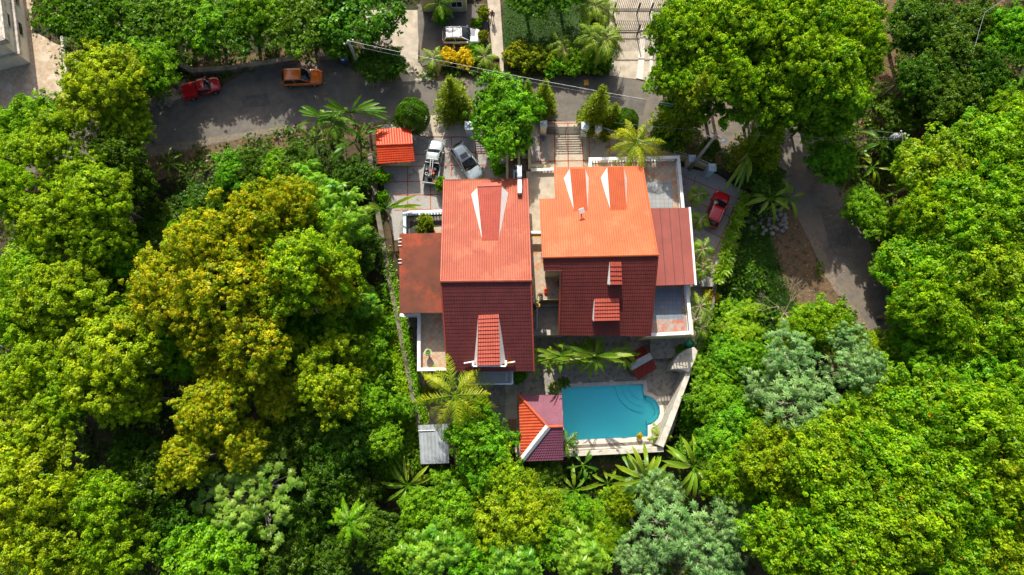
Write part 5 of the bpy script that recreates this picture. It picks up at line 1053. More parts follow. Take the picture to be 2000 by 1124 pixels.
# rubble heaps
def rubble(label, px, py, r_, n, m_='rockmat', seed=0, z=0):
    rs = random.Random(seed); c = P(px, py, z); m_b = MB()
    for k in range(n):
        a = rs.uniform(0, 6.28); d_ = r_ * math.sqrt(rs.random()); s_ = rs.uniform(.12, .38); m_b.lathe((c.x + d_ * math.cos(a), c.y + d_ * math.sin(a) * .7, z + (1 - d_ / r_) * .3 * rs.random()), [(s_ * .5, -.1), (s_, s_ * .3), (s_ * .7, s_ * .8)], rs.choice((4, 5, 6)), rs.uniform(0, 6))
    o = ob('rubble', m_b, M[m_]); tag(o, label, 'rubble', kind='stuff')
rubble('heap of pale rubble under the banana plant by the lane', 1500, 432, 2.3, 60, seed=1); rubble('pale broken stones at the lane edge left of the red pickup', 318, 200, 1.1, 40, seed=2); rubble('heap of cut palm stalks and stones left of the top driveway', 735, 85, 1.8, 60, seed=3); rubble('dry brush heap beside the west wall', 745, 760, 1.5, 30, 'deadwood', 4, -3.5)
br = MB(); rs_ = random.Random(5); c = P(735, 82, .3)
for k in range(16): a = rs_.uniform(0, 3.14); l_ = rs_.uniform(.5, 1.2); x, y = c.x + rs_.uniform(-1.2, 1.2), c.y + rs_.uniform(-.8, .8); br.tube([(x - math.cos(a) * l_, y - math.sin(a) * l_, .2), (x + math.cos(a) * l_, y + math.sin(a) * l_, .5)], .035, 4)
tag(ob('dead_branches', br, M['palebark']), 'pale cut stalks scattered beside the top driveway', 'branches', kind='stuff')
c = P(885, 160, 0)
# bare dead shrub east of the garden
db = MB(); rs_ = random.Random(9)
def twig(p0, d_, l_, r_, dep):
    p1 = p0 + d_ * l_; db.tube([p0, (p0 + p1) / 2 + Vector((rs_.uniform(-.1, .1), rs_.uniform(-.1, .1), 0)) * l_ * .6, p1], [r_, r_ * .8, r_ * .55], 4, cap=False)
    if dep:
        for _ in range(3): n_ = (d_ + Vector((rs_.uniform(-1, 1), rs_.uniform(-1, 1), rs_.uniform(-.3, .6))) * .75).normalized(); twig(p1, n_, l_ * .74, r_ * .6, dep - 1)
for k in range(5): twig(P(1532, 612, .5), Vector((math.cos(k * 1.3) * .7, math.sin(k * 1.3) * .7, .6)).normalized(), 1.5, .07, 4)
thing1('bare_shrub', db, M['deadwood'], 'leafless grey branching shrub at the lower edge of the shaded grass', 'shrub')

# ------------------------------------------------------------------ utility poles and wires
def pole(label, base, top, h, lamp=False, tr_box=False):
    b_ = P(*base, 0); t = P(*top, h); r = T('utility_pole', label, 'utility pole', b_, 'concrete utility poles'); ob('pole', MB().tube([b_ - Vector((0, 0, .5)), t], [.21, .14], 10), M['pole'], r, smooth_=True)
    d_ = Vector((t.x, t.y, 0)).normalized(); s_ = Vector((-d_.y, d_.x, 0)); ca = MB(); ca.tube([t - Vector((0, 0, .4)) - s_ * .6, t - Vector((0, 0, .4)) + s_ * .6], .05, 6); ob('crossarm', ca, M['darkmetal'], r)
    for k in (-.5, 0, .5): ob('insulator', MB().lathe(t - Vector((0, 0, .35)) + s_ * k, [(.04, 0), (.07, .06), (.04, .12), (.06, .2)], 8), M['lamp_clear'], r)
    if lamp:
        a = t - Vector((0, 0, 1.0)); am = MB().tube([a, a + Vector((.9, -.35, .35))], .04, 6); ao = ob('lamp_arm', am, M['galv'], r); ob('lamp_head', MB().lathe(a + Vector((.9, -.4, .2)), [(.12, -.1), (.26, 0), (.28, .12), (.12, .25)], 14), M['lamp_clear'], ao, smooth_=True)
        ob('bracket', MB().tube([a, a + Vector((-.95, .25, .1))], .035, 6), M['white'], r)
    if tr_box:
        ob('transformer', MB().lathe(t - Vector((.6, -.1, 1.5)), [(.28, 0), (.32, .1), (.32, .8), (.2, .95), (.1, 1.1)], 14), M['galv'], r, smooth_=True)
        for k in range(4): ob('fuse', MB().tube([t - Vector((.9 - k * .25, .3 - k * .1, .6)), t - Vector((.8 - k * .3, -.2, .2))], .05, 6), M['lamp_clear'], r)
    return t
tA = pole('leaning concrete utility pole at the lane left of the top driveway', (707, 143), (680, 80), 7.8)
tB = pole('leaning concrete lamp pole behind the cream fence of the east house', (1346, 332), (1400, 262), 9.5, lamp=True)
tC = pole('distant utility pole with transformer east of the lane', (1722, 293), (1768, 262), 5.5, tr_box=True)
def wire(label, a, b_, sag, r_=.02, n_=18):
    pts = [a.lerp(b_, k / n_) - Vector((0, 0, sag * 4 * (k / n_) * (1 - k / n_))) for k in range(n_ + 1)]
    return thing1('overhead_wire', MB().tube(pts, r_ * .65, 4), M['white'] if r_ > .031 else M['galv'], label, 'wire', 'overhead wires')
mid1 = P(1315, 204, 8.2)
wire('thick pale cable crossing the lane above the driveway gates', tA, mid1, .5, .032); wire('twin pale cable beside the thick one above the lane', tA - Vector((0, .4, .1)), mid1 - Vector((0, .25, 0)), .6, .02)
wire('cable from above the conical tree to the transformer pole', mid1, tC, .5, .03); wire('thin cable under the big tree to the transformer pole', tB + Vector((0, 0, .2)), tC - Vector((0, .3, .2)), .5, .018); wire('thin lower cable meeting the transformer pole', P(1200, 240, 7.5), tC - Vector((0, .5, .5)), .8, .015)
wire('guy cable running down the picture from the transformer pole', tC, P(1790, 420, 6.5), .2, .022); wire('second guy cable beside the first below the transformer pole', tC - Vector((.3, 0, 0)), P(1772, 380, 6.3), .2, .018)
wire('long cable in the dark wood at the upper right corner', P(1960, 0, 8), P(1924, 24, 8), .1, .03); wire('cable continuing down the dark wood at the upper right', P(1924, 24, 8), P(1895, 134, 7), .2, .03)
for k, (y0, y1, x0) in enumerate(((8, 22, 1890), (35, 62, 1850), (62, 84, 1840), (82, 100, 1850), (108, 130, 1840))):
    wire(('highest', 'second', 'third', 'fourth', 'lowest')[k] + ' of the side wires branching left in the upper right wood', P(x0, y0, 7.5), P(1922 - k * 6, y1, 7.6), .3, .018)
wire('thin cable below the leaning pole towards the round clipped bush', P(880, 151, 7), P(955, 165, 7), .1, .015)
wire('pale pipe lying in the dark undergrowth of the left wood', P(372, 376, -1.2), P(404, 391, -1.2), 0, .045)
dg = MB().box(P(1145, 162, .12), (.55, .7, .18), .1); thing1('road_cover', dg, M['yellow'], 'yellow painted box cover on the shaded lane', 'cover', bevel=.03)
# ------------------------------------------------------------------ trees of the forest, one by one
TR = [
 ('lime',28,300,52,9,'lime tree at the left edge above the far end of the lane'),
 # key, px, py, r, h, label
 ('lime',190,150,76,12,'bright lime tree right of the gravel yard at the upper left'),('lime',235,232,52,8,'lime tree at the lane end below the bright one'),
 ('mid',70,232,62,8,'green tree at the lower edge of the gravel yard'),('lime',100,275,60,10,'yellow-green tree under the gravel yard'),('mid',10,250,45,8,'dark green tree cut by the left edge below the gravel'),
 ('lime',15,370,52,13,'pale lime crown at the left edge beside the biggest lime cluster'),('lime',165,375,72,14,'tall lime crown left of the dark hollow'),('lime',95,425,62,13,'yellowish crown below left of the tall lime one'),
 ('dark',215,300,50,9,'dark green tree below the lime pair by the lane'),('dark',250,350,50,8,'shaded round tree beside the dark hollow'),('lime',190,450,60,12,'mottled lime tree in the middle left wood'),
 ('mid',215,500,52,9,'shaded green tree left of the golden giant'),('lime',60,520,70,12,'fresh green crown near the left edge, mid height'),('lime',110,570,78,14,'broad lime crown with pale limbs at the left'),
 ('lime',20,620,60,13,'lime tree at the left edge halfway down'),('dark',170,640,50,8,'dark tree filling the gap between lime crowns'),('mid',255,600,45,9,'green tree under the golden giant at its left'),
 ('lime',205,690,92,15,'widest lime crown of the left wood'),('lime',75,700,66,13,'lime crown left of the widest one'),('lime',25,760,64,12,'lime crown at the left edge below the middle'),('lime',120,770,62,12,'yellow-green crown below the widest lime one'),
 ('lime',245,780,55,11,'smaller lime crown at the foot of the widest one'),('lime',50,850,66,12,'lime crown at the left edge in the lower half'),('lime',30,950,92,15,'hazy lime giant at the lower left edge'),
 ('lime',70,1050,80,14,'lime crown in the lower left corner'),('lime',190,990,66,14,'pointed lime crown right of the lower left giant'),('lime',215,1065,62,12,'lime crown at the bottom edge left of the dark hollow'),
 ('lime',150,1110,56,11,'lime tree cut by the bottom edge at the left'),('dark',290,930,62,8,'dark understorey tree in the lower left hollow'),('dark',310,1040,60,8,'dark tree near the bottom left hollow'),('dark',250,880,40,7,'dark small tree in the hollow under the lime crowns'),
 ('gold',320,560,82,15,'golden crown at the far left of the golden group'),('gold',400,470,72,16,'golden crown at the top left of the group'),('gold',430,560,88,17,'golden giant in the centre of the golden group'),
 ('gold',490,430,66,15,'golden crown with bare patches near the upper group edge'),('gold',560,395,58,14,'golden crown highest in the picture of the group'),('lime',590,520,84,16,'lime-topped crown right of the golden giant'),
 ('gold',520,530,60,15,'small golden crown between the giant and the lime-topped one'),('gold',640,560,50,13,'green-gold crown at the right end of the golden group'),('gold',490,660,80,16,'rounded golden crown below the golden giant'),
 ('gold',390,640,56,14,'golden crown left of the rounded one'),('gold',430,720,50,11,'olive-gold crown below the rounded one'),('gold',405,800,62,13,'olive crown with golden edge in the lower left'),('gold',355,900,52,12,'deep golden small crown in the lower left hollow'),
 ('gold',470,870,50,10,'olive crown above the open branched tree'),('gold',540,770,52,9,'dull olive crown in the lower middle left'),('lime',635,735,70,13,'yellow-green dome between the golden crown and the west wall'),('gold',650,775,36,12,'small golden crown below the yellow-green dome'),
 ('mid',345,690,56,9,'emerald green tree under the golden crowns'),('mid',570,635,60,9,'fine green tree below the lime-topped crown'),('mid',640,650,48,8,'green tree left of the bright dome top'),('dark',560,700,45,8,'dark tree between golden crown and yellow-green dome'),
 ('palmate',640,395,58,10,'big-leaved glossy green tree above the west wall, upper one'),('palmate',668,435,50,10,'big-leaved glossy green tree lower right of its twin'),('palmate',600,355,44,9,'shaded big-leaved tree nearest the shrubby bank'),
 ('palmate',712,590,34,6,'young broad-leaved tree beside the rusty flat roof wall'),('mid',690,640,42,3,'bushy green tree beside the west wall, upper'),('mid',720,690,42,5,'bushy green tree beside the west wall, middle'),('mid',745,640,26,4,'small green tree against the west wall opposite the terrace'),
 ('mid',725,785,50,7,'bushy green tree beside the west wall, lower'),('mid',780,800,30,4,'low tree touching the west wall above the metal roof'),('mid',745,860,40,6,'bright bushy tree left of the metal lean-to'),('dark',670,860,60,8,'dark green tree in the lower middle shade'),
 ('dark',600,830,56,8,'dark green tree below the yellow-green dome'),('dark',640,930,60,8,'dark tree right of the open branched tree'),('rosette',490,970,112,11,'open tree with pale branches and rosette leaves, lower left'),('dark',590,1010,56,7,'dark tree at the foot of the rosette tree'),
 ('mid',410,1100,92,12,'domed fine-leaved tree at the bottom edge under the rosette tree'),('dark',540,1100,60,8,'dark tree at the bottom edge right of the dome'),('dark',690,970,56,7,'shaded tree above the fern-like palm'),('dark',730,1050,56,7,'shaded tree right of the fern-like palm'),
 ('dark',640,1100,50,6,'shaded tree at the bottom edge below the fern-like palm'),('mid',770,1090,46,7,'green tree at the bottom edge left of the bright group'),('dark',520,880,56,7,'dark tree above right of the open branched tree'),
 # top edge, left
 ('deep',150,20,78,9,'dark leafy giant at the top edge right of the gravel yard'),('deep',225,60,84,7.5,'dark leafy giant second along the top edge'),('mid',290,120,56,8,'shaded tree above the pale rubble by the lane'),('deep',330,25,80,7,'big-leaved green tree at the top edge above the red pickup'),
 ('mid',400,48,56,7,'sparse bright tree above the broken wall'),('deep',470,34,62,6.5,'leafy tree at the top edge between the two parked vehicles'),('deep',585,20,84,7.5,'large deep green tree above the orange car'),('deep',700,12,94,7.5,'large green tree left of the top driveway'),
 ('deep',655,75,40,6,'low hanging green tree left of the leaning pole'),('mid',250,130,42,7,'small shaded tree right of the bright lime one'),('dark',760,118,34,4,'dark bush right of the leaning pole'),('dark',725,125,36,4,'dark bush just right of the pole foot'),
 ('mid',500,10,52,8,'green tree cut by the top edge at the left middle'),('deep',1030,-12,46,5.5,'dark tree at the top edge shading the lawn'),('deep',1100,-30,52,6,'dark tree at the top edge left of the palm clump'),
 # south bank of the lane
 ('mid',455,330,42,5,'bright bush at the lower verge of the lane, leftmost'),('dark',500,325,44,5,'dark bush second along the lower verge'),('mid',540,330,44,6,'green bush third along the lower verge'),('dark',580,330,50,6,'dark bush in front of the fan palms'),
 ('dark',440,385,46,5,'dark bush above the golden crowns'),('mid',500,365,40,6,'leafy bush above the highest golden crown'),('dark',380,400,44,4,'low dark bush in the shaded hollow'),('dark',330,430,50,4,'low dark bush left of the pale pipe'),('mid',350,455,30,6,'bright green sapling left above the golden giant'),
 ('dark',290,480,50,4,'low dark bush left of the sapling'),('dark',690,340,40,4,'dark bush left of the shed wall'),('dark',700,480,46,4,'dark bush in the deep shade beside the west wall'),('dark',680,520,46,4,'dark bush below the glossy big-leaved twins'),
 # compound and front
 ('mango',984,222,76,8,'dense round bright green tree between the two entrances'),('mango',925,842,56,8,'dense green tree left of the purple pavilion, upper half'),('mango',945,880,64,7.5,'dense green tree left of the purple pavilion, lower half'),
 ('round',805,223,33,4.2,'clipped round bush above the orange-roofed shed'),('round',1222,236,26,3.4,'clipped round bush left of the coconut palm'),('mid',1632,312,44,6,'round dark tree beside the lane curve'),('palmate',1612,300,30,5,'small broad-leaved tree at the lane curve'),
 ('pine',885,190,38,8.5,'conical tree between the round bush and the round green tree'),('pine',972,162,20,7.5,'small conical tree on the central footpath line'),('pine',1062,192,27,7.5,'conical tree left of the wide black gate'),
 ('pine',1030,182,16,6,'slender small conical tree behind the round green tree'),('pine',1166,212,33,9.5,'tall conical tree above the pillar between black gates'),('pine',1196,226,22,5.5,'short conical tree beside the tall one'),
 ('pine',1340,215,50,14,'tallest conical tree left of the lamp pole'),('pine',1490,290,46,10,'leaning conical tree right of the lamp pole'),('pine',1492,330,30,7,'dark conical tree above the sliding gate'),
 ('dark',1305,258,32,4,'bushy base plants left of the lamp pole'),('dark',1388,286,20,2,'dark shrub behind the cream fence panels'),('dark',1500,350,40,4,'dark bush between fence and lane bend'),
 # top right
 ('big',1350,60,88,14,'left lobe of the giant tree, over the concrete drive'),('big',1345,140,70,12,'lower left crown of the giant group above the tallest conical tree'),('big',1450,50,96,16,'top middle crown of the giant group'),('big',1440,150,86,14,'middle crown of the giant group hanging over the lane'),
 ('big',1560,40,100,16,'top crown of the giant group with yellow tips'),('big',1590,120,96,16,'right crown of the giant group'),('big',1520,170,78,13,'central low crown of the giant group'),('big',1640,180,80,12,'dark lower right crown of the giant group'),
 ('big',1670,60,76,14,'rightmost crown of the giant group at the dirt path'),('big',1600,215,60,9,'dark lowest crown of the giant group'),
 ('dark',1800,40,62,8,'dark tree right of the dirt path at the top edge'),('dark',1860,100,62,8,'dark tree in the upper right wood'),('dark',1800,150,50,8,'green tree in the middle of the upper right wood'),('dark',1860,190,60,8,'feathery dark tree above the banana leaves'),  # this wood's shade is put into the leaf colour by the dark kind
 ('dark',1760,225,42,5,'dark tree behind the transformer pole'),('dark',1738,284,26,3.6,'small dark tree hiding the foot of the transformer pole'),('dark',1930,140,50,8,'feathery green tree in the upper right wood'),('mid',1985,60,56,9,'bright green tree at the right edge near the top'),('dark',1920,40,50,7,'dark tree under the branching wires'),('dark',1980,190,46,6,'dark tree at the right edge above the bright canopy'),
 # right canopy
 ('almond',1850,330,86,11,'leafy crown at the top left of the right canopy'),('almond',1950,290,88,12,'crown at the top right of the right canopy'),('almond',1985,230,56,11,'hazy bright crown at the right edge'),('almond',1820,420,56,9,'crown at the canopy edge under the guy cables'),
 ('almond',1900,420,86,12,'crown in the upper middle of the right canopy'),('almond',1985,400,76,12,'crown at the right edge of the upper canopy'),('almond',1830,510,84,11,'crown over the lane bend at the right'),('almond',1930,520,92,13,'crown of the middle right canopy'),
 ('almond',1812,600,62,9,'darker crown right of the lane end'),('almond',1880,620,86,11,'crown above the dark cleft in the right canopy'),('almond',1975,620,80,12,'crown at the right edge, mid height'),('mid',1830,680,66,8,'shaded tree in the cleft of the right canopy'),
 ('mid',1920,710,76,8,'shaded tree in the right canopy cleft near the edge'),('mid',1770,680,44,6,'shaded tree right of the silvery tree'),('mid',1690,400,42,5,'young leafy tree at the lane verge, right'),('mid',1720,430,40,5,'young tree beside the verge banana'),('mid',1740,520,36,4,'bush at the lane edge under the right canopy'),
 ('almond',1612,632,52,6,'bright bush-like tree at the end of the lane'),('almond',1582,640,50,6,'bright tree above the silvery twins'),('almond',1692,688,46,7,'bright tree right of the small silvery crown'),
 ('blue',1550,700,66,9,'silvery tree, upper left one of the silvery group'),('blue',1575,790,82,10,'largest silvery tree of the middle right'),('blue',1680,720,62,10,'silvery tree at the right of the silvery group'),('blue',1660,660,40,9,'small silvery crown at the top of the group'),('blue',1500,760,52,8,'silvery crown at the left of the group'),
 ('lime',1450,640,46,4,'low bright tree below the shaded grass'),('mid',1425,700,44,5,'bright bushy tree outside the east wall'),('mid',1400,780,52,6,'bushy tree right of the tall whitewashed wall'),('mid',1380,720,30,4,'bush against the outer side of the east wall'),('mid',1460,700,36,5,'green tree left of the silvery group'),
 ('mid',1450,830,62,7,'green tree below left of the silvery group'),('mid',1410,870,52,7,'green tree right of the eastern banana plant'),('almond',1520,890,70,9,'crown below the largest silvery tree'),('almond',1620,890,80,10,'crown at the lower middle right'),('almond',1720,820,86,11,'crown right of the largest silvery tree'),
 ('almond',1820,800,88,12,'crown of the lower right canopy, upper row middle'),('almond',1920,840,92,13,'crown of the lower right canopy, upper row right'),('almond',1985,790,70,12,'crown at the right edge of the lower canopy'),('almond',1780,920,88,12,'crown of the lower right canopy, second row left'),
 ('almond',1880,950,92,13,'crown of the lower right canopy, second row middle'),('almond',1980,940,86,13,'crown of the lower right canopy, second row at the edge'),('almond',1680,960,84,11,'crown above the bottom edge, right of the silvery mass'),('almond',1580,980,76,9,'crown right of the silvery mass'),
 ('almond',1500,970,60,8,'crown above the silvery mass'),('almond',1440,930,56,7,'lime crown below the eastern banana plant'),('almond',1560,1070,80,10,'crown at the bottom edge right of the silvery mass'),('almond',1660,1070,86,11,'crown at the bottom edge, third from the silvery mass'),
 ('almond',1770,1040,90,12,'crown at the bottom edge with yellow tint'),('almond',1870,1070,90,13,'crown at the bottom edge second from the right corner'),('almond',1970,1060,86,13,'crown in the lower right corner'),('blue',1730,1110,30,9,'tiny silvery crown at the bottom edge at the right'),
 # bottom middle
 ('blue',1290,960,56,8,'silvery crown at the top left of the lower silvery mass'),('blue',1320,1040,80,9,'silvery crown in the centre of the lower silvery mass'),('blue',1420,1020,66,10,'silvery crown at the right of the lower silvery mass'),('blue',1245,1095,52,8,'silvery crown at the bottom left of the lower mass'),('blue',1400,1100,70,10,'silvery crown at the bottom edge of the lower mass'),
 ('almond',1180,1025,56,6,'leafy crown below the banana plants'),('almond',1215,985,30,4,'small crown under the largest banana plant'),('lime',980,940,50,9,'pointed lime crown directly below the dense green tree'),('lime',1000,1000,72,10,'olive lime crown below the pavilion'),
 ('mid',900,1000,66,8,'bright green tree left of the olive lime crown'),('palmate',870,1060,60,8,'broad-leaved tree at the bottom, left of middle'),('mid',820,1000,46,7,'green tree below the left banana plant'),('mid',1080,1050,60,8,'green tree at the bottom centre'),
 ('palmate',1000,1090,60,9,'broad-leaved tree at the bottom edge, centre'),('palmate',1130,1090,60,9,'broad-leaved tree at the bottom edge left of the silvery mass'),('mid',1120,1000,40,6,'shaded tree between olive crown and leafy crown'),('mid',930,1100,56,8,'green tree at the bottom edge, centre left'),('palmate',820,1090,48,8,'yellowish broad-leaved tree at the bottom edge'),('lime',1060,990,40,7,'lime crown right of the olive one'),
 ('mid',870,945,36,5,'low green bush right of the left banana plant'),('dark',1060,930,40,4,'dark low bush under the pavilion edge'),
]
seen_ = set()
for key, px, py, r_, h, lb in TR:
    assert lb not in seen_, lb
    if key == 'almond': r_ *= 1.06; h += 2.2 * math.sin(px * .13 + py * .07)
    if key in ('lime', 'gold'): r_ *= 1.1
    seen_.add(lb); place(key, px, py, r_, h, lb, group='trees around the compound')
for key, px, py, r_, h, lb, cat in (('yellow',873,110,19,1.6,'golden shrub under the rear end of the white car','shrub'),('yellow',907,111,21,1.6,'golden shrub under the front half of the white car','shrub'),('bush',932,100,16,1.6,'green shrub right of the golden pair','shrub'),('shrub',944,70,12,1.5,'red flecked shrub strip right of the white car','shrub'),('shrub',944,22,14,1.6,'lime shrub beside the footpath at the top','shrub'),('bush',930,45,12,1.4,'small green shrub above the white car nose','shrub'),
   ('shrub',1012,108,30,2.6,'olive shrub with red specks right of the footpath','shrub'),('shrub',1052,112,28,2.4,'olive shrub left of the small curved palm','shrub'),('bush',1085,125,24,2,'low green shrub under the curved palm','shrub'),('bush',1115,122,26,2,'green hedge shrub above the lane, middle','shrub'),('bush',1150,118,26,2,'green hedge shrub above the lane, right','shrub'),('bush',1178,112,20,2,'green hedge shrub beside the access drive','shrub'),
   ('yellow',1389,578,15,1.6,'golden croton beside the east garden wall','shrub'),('yellow',1250,852,6,.8,'small yellow plant on the sunny pool edge','plant'),('yellow',1120,873,8,.8,'small yellow plant at the left foot of the pool','plant'),('shrub',830,437,20,2.6,'yellow-green shrub in the planted corner terrace','shrub'),('bush',862,360,14,2,'bright green shrub at the corner of the coral roof','shrub'),
   ('bush',742,345,16,2.0,'bright shrub below the orange-roofed shed','shrub'),('bush',745,385,14,1.8,'bright shrub beside the west wall at the pickup','shrub'),('shrub',835,770,18,1.8,'shrub with red flowers beside the metal lean-to','shrub'),('shrub',820,800,16,1.6,'yellowish shrub above the metal lean-to','shrub'),('bush',1330,690,16,1.8,'dark green shrub inside the curved white planter end','shrub'),('shrub',1318,702,13,1.4,'yellow green potted shrub on the pool patio','shrub'),
   ('bush',1010,735,16,1.4,'small yellow green shrub at the corner of the maroon roof','shrub'),('shrub',1180,262,12,1.2,'ochre shrub inside the curved cream fence','shrub'),('bush',980,258,14,1.6,'brown green shrub at the foot of the round green tree','shrub'),('bush',974,330,14,1.2,'small bush beside the ochre stair parapet','shrub'),
   ('bush',1405,640,20,2,'bush outside the mossy east wall, upper','shrub'),('bush',1395,680,20,2,'bush outside the mossy east wall, lower','shrub'),('bush',1440,620,26,2.4,'bush in the shaded grass below the crotons','shrub'),('bush',1350,800,22,2.4,'bush outside the tall whitewashed wall','shrub'),
   ('bush',860,30,16,2,'bush beside the cream neighbour house','shrub')):
    place(key, px, py, r_, h, lb, cat=cat, group='garden shrubs', bz=(2.2 if 'corner terrace' in lb else -2.1 if py > 640 and 1000 < px < 1340 and py < 870 else None))

# ------------------------------------------------------------------ palms and bananas
def gb(px, py, z=None):
    p = P(px, py, 0); 
    for _ in range(3): p = P(px, py, g1(p.x, p.y) if z is None else z)
    return p
palm('coconut_palm', 'large coconut palm with bright fronds left of the rear balcony', gb(893, 822, -2.2), P(888, 772, 5.2), 19, 4.9, .85, 'f_coco', 3, lw=.055, nleaf=36, rise=(-.1, .95), droop=.8, nuts=True, group='tall feather palms')
palm('coconut_palm', 'coconut palm with yellow-green fronds over the curved cream fence', gb(1232, 300, .05), P(1243, 280, 5.5), 19, 3.8, .7, 'f_coco', 5, lw=.05, nleaf=34, rise=(-.1, .95), droop=.8, group='tall feather palms')
palm('feather_palm', 'small palm beside the golden shrubs, left one', gb(846, 122), P(845, 115, 1.4), 11, 1.9, .5, 'f_palm', 6, lw=.06, nleaf=22, group='small garden palms'); palm('feather_palm', 'small palm beside the golden shrubs, right one', gb(946, 122), P(946, 112, 1.6), 11, 1.9, .5, 'f_palm', 7, lw=.06, nleaf=22, group='small garden palms')
palm('feather_palm', 'drooping palm at the wall of the cream neighbour house', gb(843, 40), P(858, 8, 3.4), 8, 2.4, .5, 'f_palmdark', 8, nleaf=24, group='small garden palms')
palm('feather_palm', 'dark young palm right of the leaning pole', gb(770, 140), P(772, 130, 1.4), 8, 2.0, .5, 'f_palmdark', 9, nleaf=20, group='small garden palms')
palm('clump_palm', 'large golden-green clump of arching palms left of the access drive', gb(1172, 112), P(1172, 72, 4.2), 9, 2.7, .55, 'f_palm', 10, lw=.06, nleaf=24, stems=8, rise=(.1, 1.1), droop=1.0, group='clumping palms'); palm('clump_palm', 'smaller upper clump of arching palms at the top edge', gb(1160, 40), P(1165, 15, 3.6), 8, 2.4, .5, 'f_palm', 11, lw=.06, nleaf=22, stems=5, rise=(.1, 1.0), droop=.95, group='clumping palms')
palm('clump_palm', 'curved yellow-green palm left of the large palm clump', gb(1098, 118), P(1098, 88, 2.8), 9, 2.0, .5, 'f_palm', 12, lw=.06, nleaf=22, stems=2, rise=(.1, 1.0), droop=.95, group='clumping palms')
for k, (bx, by, tx, ty, z, L_, lb) in enumerate(((1345, 395, 1365, 380, 3.0, 1.6, 'slender palm at the terrace corner above the crimson car'), (1355, 440, 1368, 430, 2.6, 1.5, 'slender palm beside the dusty red roof, upper'), (1362, 500, 1373, 487, 3.4, 1.8, 'slender palm beside the dusty red roof, middle'), (1366, 545, 1372, 525, 2.4, 1.6, 'short palm beside the dusty red roof near its end'), (1360, 620, 1366, 598, 3.4, 2.3, 'slender palm beside the blue-tiled terrace'), (1362, 668, 1372, 640, 1.6, 1.5, 'short palm over the mossy east wall end'))):
    palm('feather_palm', lb, gb(bx, by, -.3), P(tx, ty, z), 10, L_, .5, 'f_palm', 20 + k, lw=.06, nleaf=24, rise=(.1, .9), droop=.9, tr=.08, group='slender palms along the east driveway')
palm('feather_palm', 'small dark palm at the left end of the pool ledge', gb(1104, 862, -2.1), P(1106, 866, .2), 9, 1.9, .5, 'f_palmdark', 30, nleaf=22, tr=.09, group='small pool palms'); palm('feather_palm', 'small palm in front of the sunny right pool ledge', gb(1288, 866, -2.1), P(1289, 852, -.2), 8, 1.7, .42, 'f_palm', 31, nleaf=20, tr=.08, group='small pool palms')
palm('cycad', 'yellow-green cycad on the patio above the purple roof', gb(1084, 760, -2.2), P(1084, 758, -1.7), 11, 1.1, .24, 'f_palm', 32, nleaf=20, tr=.12, rise=(.1, .6), cat='cycad'); palm('cycad', 'dark cycad beside the upper left pool corner', gb(1100, 749, -2.2), P(1101, 748, -1.8), 11, .95, .22, 'f_palmdark', 33, nleaf=18, tr=.12, rise=(.1, .6), cat='cycad')
palm('fern_palm', 'fern-like drooping palm in the lower middle shade', gb(682, 1035), P(682, 1020, 3.5), 12, 2.9, .5, 'f_mid', 34, lw=.10, nleaf=26, rise=(.1, .7), group='small garden palms')
palm('feather_palm', 'dark palm under the travellers palms by the lane', gb(645, 285), P(655, 240, 4.5), 11, 2.6, .6, 'f_palmdark', 35, nleaf=26, group='small garden palms')
palm('feather_palm', 'spiky dark palm at the lane verge left of the travellers palms', gb(610, 305), P(615, 280, 2.5), 9, 2.8, .45, 'f_palmdark', 36, nleaf=24, group='small garden palms')
ROW = [('broad-leaved plant in the row against the maroon rear roof, left', (1090, 702), 5.0, 11, 1.4, .36, 'f_banana', 3), ('broad-leaved plant in the row against the maroon rear roof, middle', (1150, 704), 5.6, 12, 1.5, .36, 'f_banana', 2), ('broad-leaved plant in the row against the maroon rear roof, right', (1200, 700), 5.2, 11, 1.3, .34, 'f_banana', 2), ('low broad-leaved plant at the west end of the row by the roof corner', (1055, 712), 3.2, 8, 1.5, .4, 'f_banana', 1)]
for k, (lb, b_, h, n_, L_, W_, fm, stn) in enumerate(ROW): banana('banana_plant', lb, gb(*b_, -2.2), h, n_, L_, W_, fm, k + 61, group='banana plants', stems=stn, rise=(.9, .1), droop=.9, rag=.3)
tp = [('big fan-shaped travellers palm over the lane beside the round bush', (700, 250), 4.2, 20, 2.7, .46, .12, 1.55), ('shaded travellers palm leaning over the lane left of its twin', (660, 262), 4.0, 15, 2.5, .42, -.2, 1.5), ('travellers palm with long stalks above the west wall', (705, 300), 3.4, 13, 2.2, .42, .5, 1.5), ('travellers palm crossing the west wall beside the planted terrace', (762, 425), 3.4, 16, 2.3, .42, .15, 1.5),
      ('long bushy travellers palm row against the maroon rear roof', (1150, 703), 6.2, 22, 3.3, .5, -.03, 1.7), ('western part of the travellers palm row by the grey stair', (1085, 700), 5.6, 15, 2.4, .42, .02, 1.65), ('middle fan of the travellers palm row by the pavilion cycads', (1112, 706), 5.6, 14, 2.4, .4, -.05, 1.65), ('tall narrow travellers palm right of the lamp pole', (1432, 330), 5.0, 16, 2.9, .42, 1.25, 1.65)]
for k, (lb, b_, h, n_, L_, W_, fan, spr) in enumerate(tp):
    banana('travellers_palm', lb, gb(*b_, -2.2 if 1000 < b_[0] < 1340 and b_[1] > 640 else None), h, n_, L_, W_, 'f_traveller' if k > 2 else 'f_bananadark', 40 + k, 'palm', 'fan-shaped travellers palms', pet=1.6 if k < 4 else 1.0, fan=fan, spread=spr, rag=.25)
palm('clump_palm', 'feathery bright palm in front of the maroon rear roof', gb(1150, 712, -2.2), P(1148, 690, 1.8), 12, 1.9, .5, 'f_palm', 50, nleaf=22, stems=2, lw=.07, group='clumping palms')
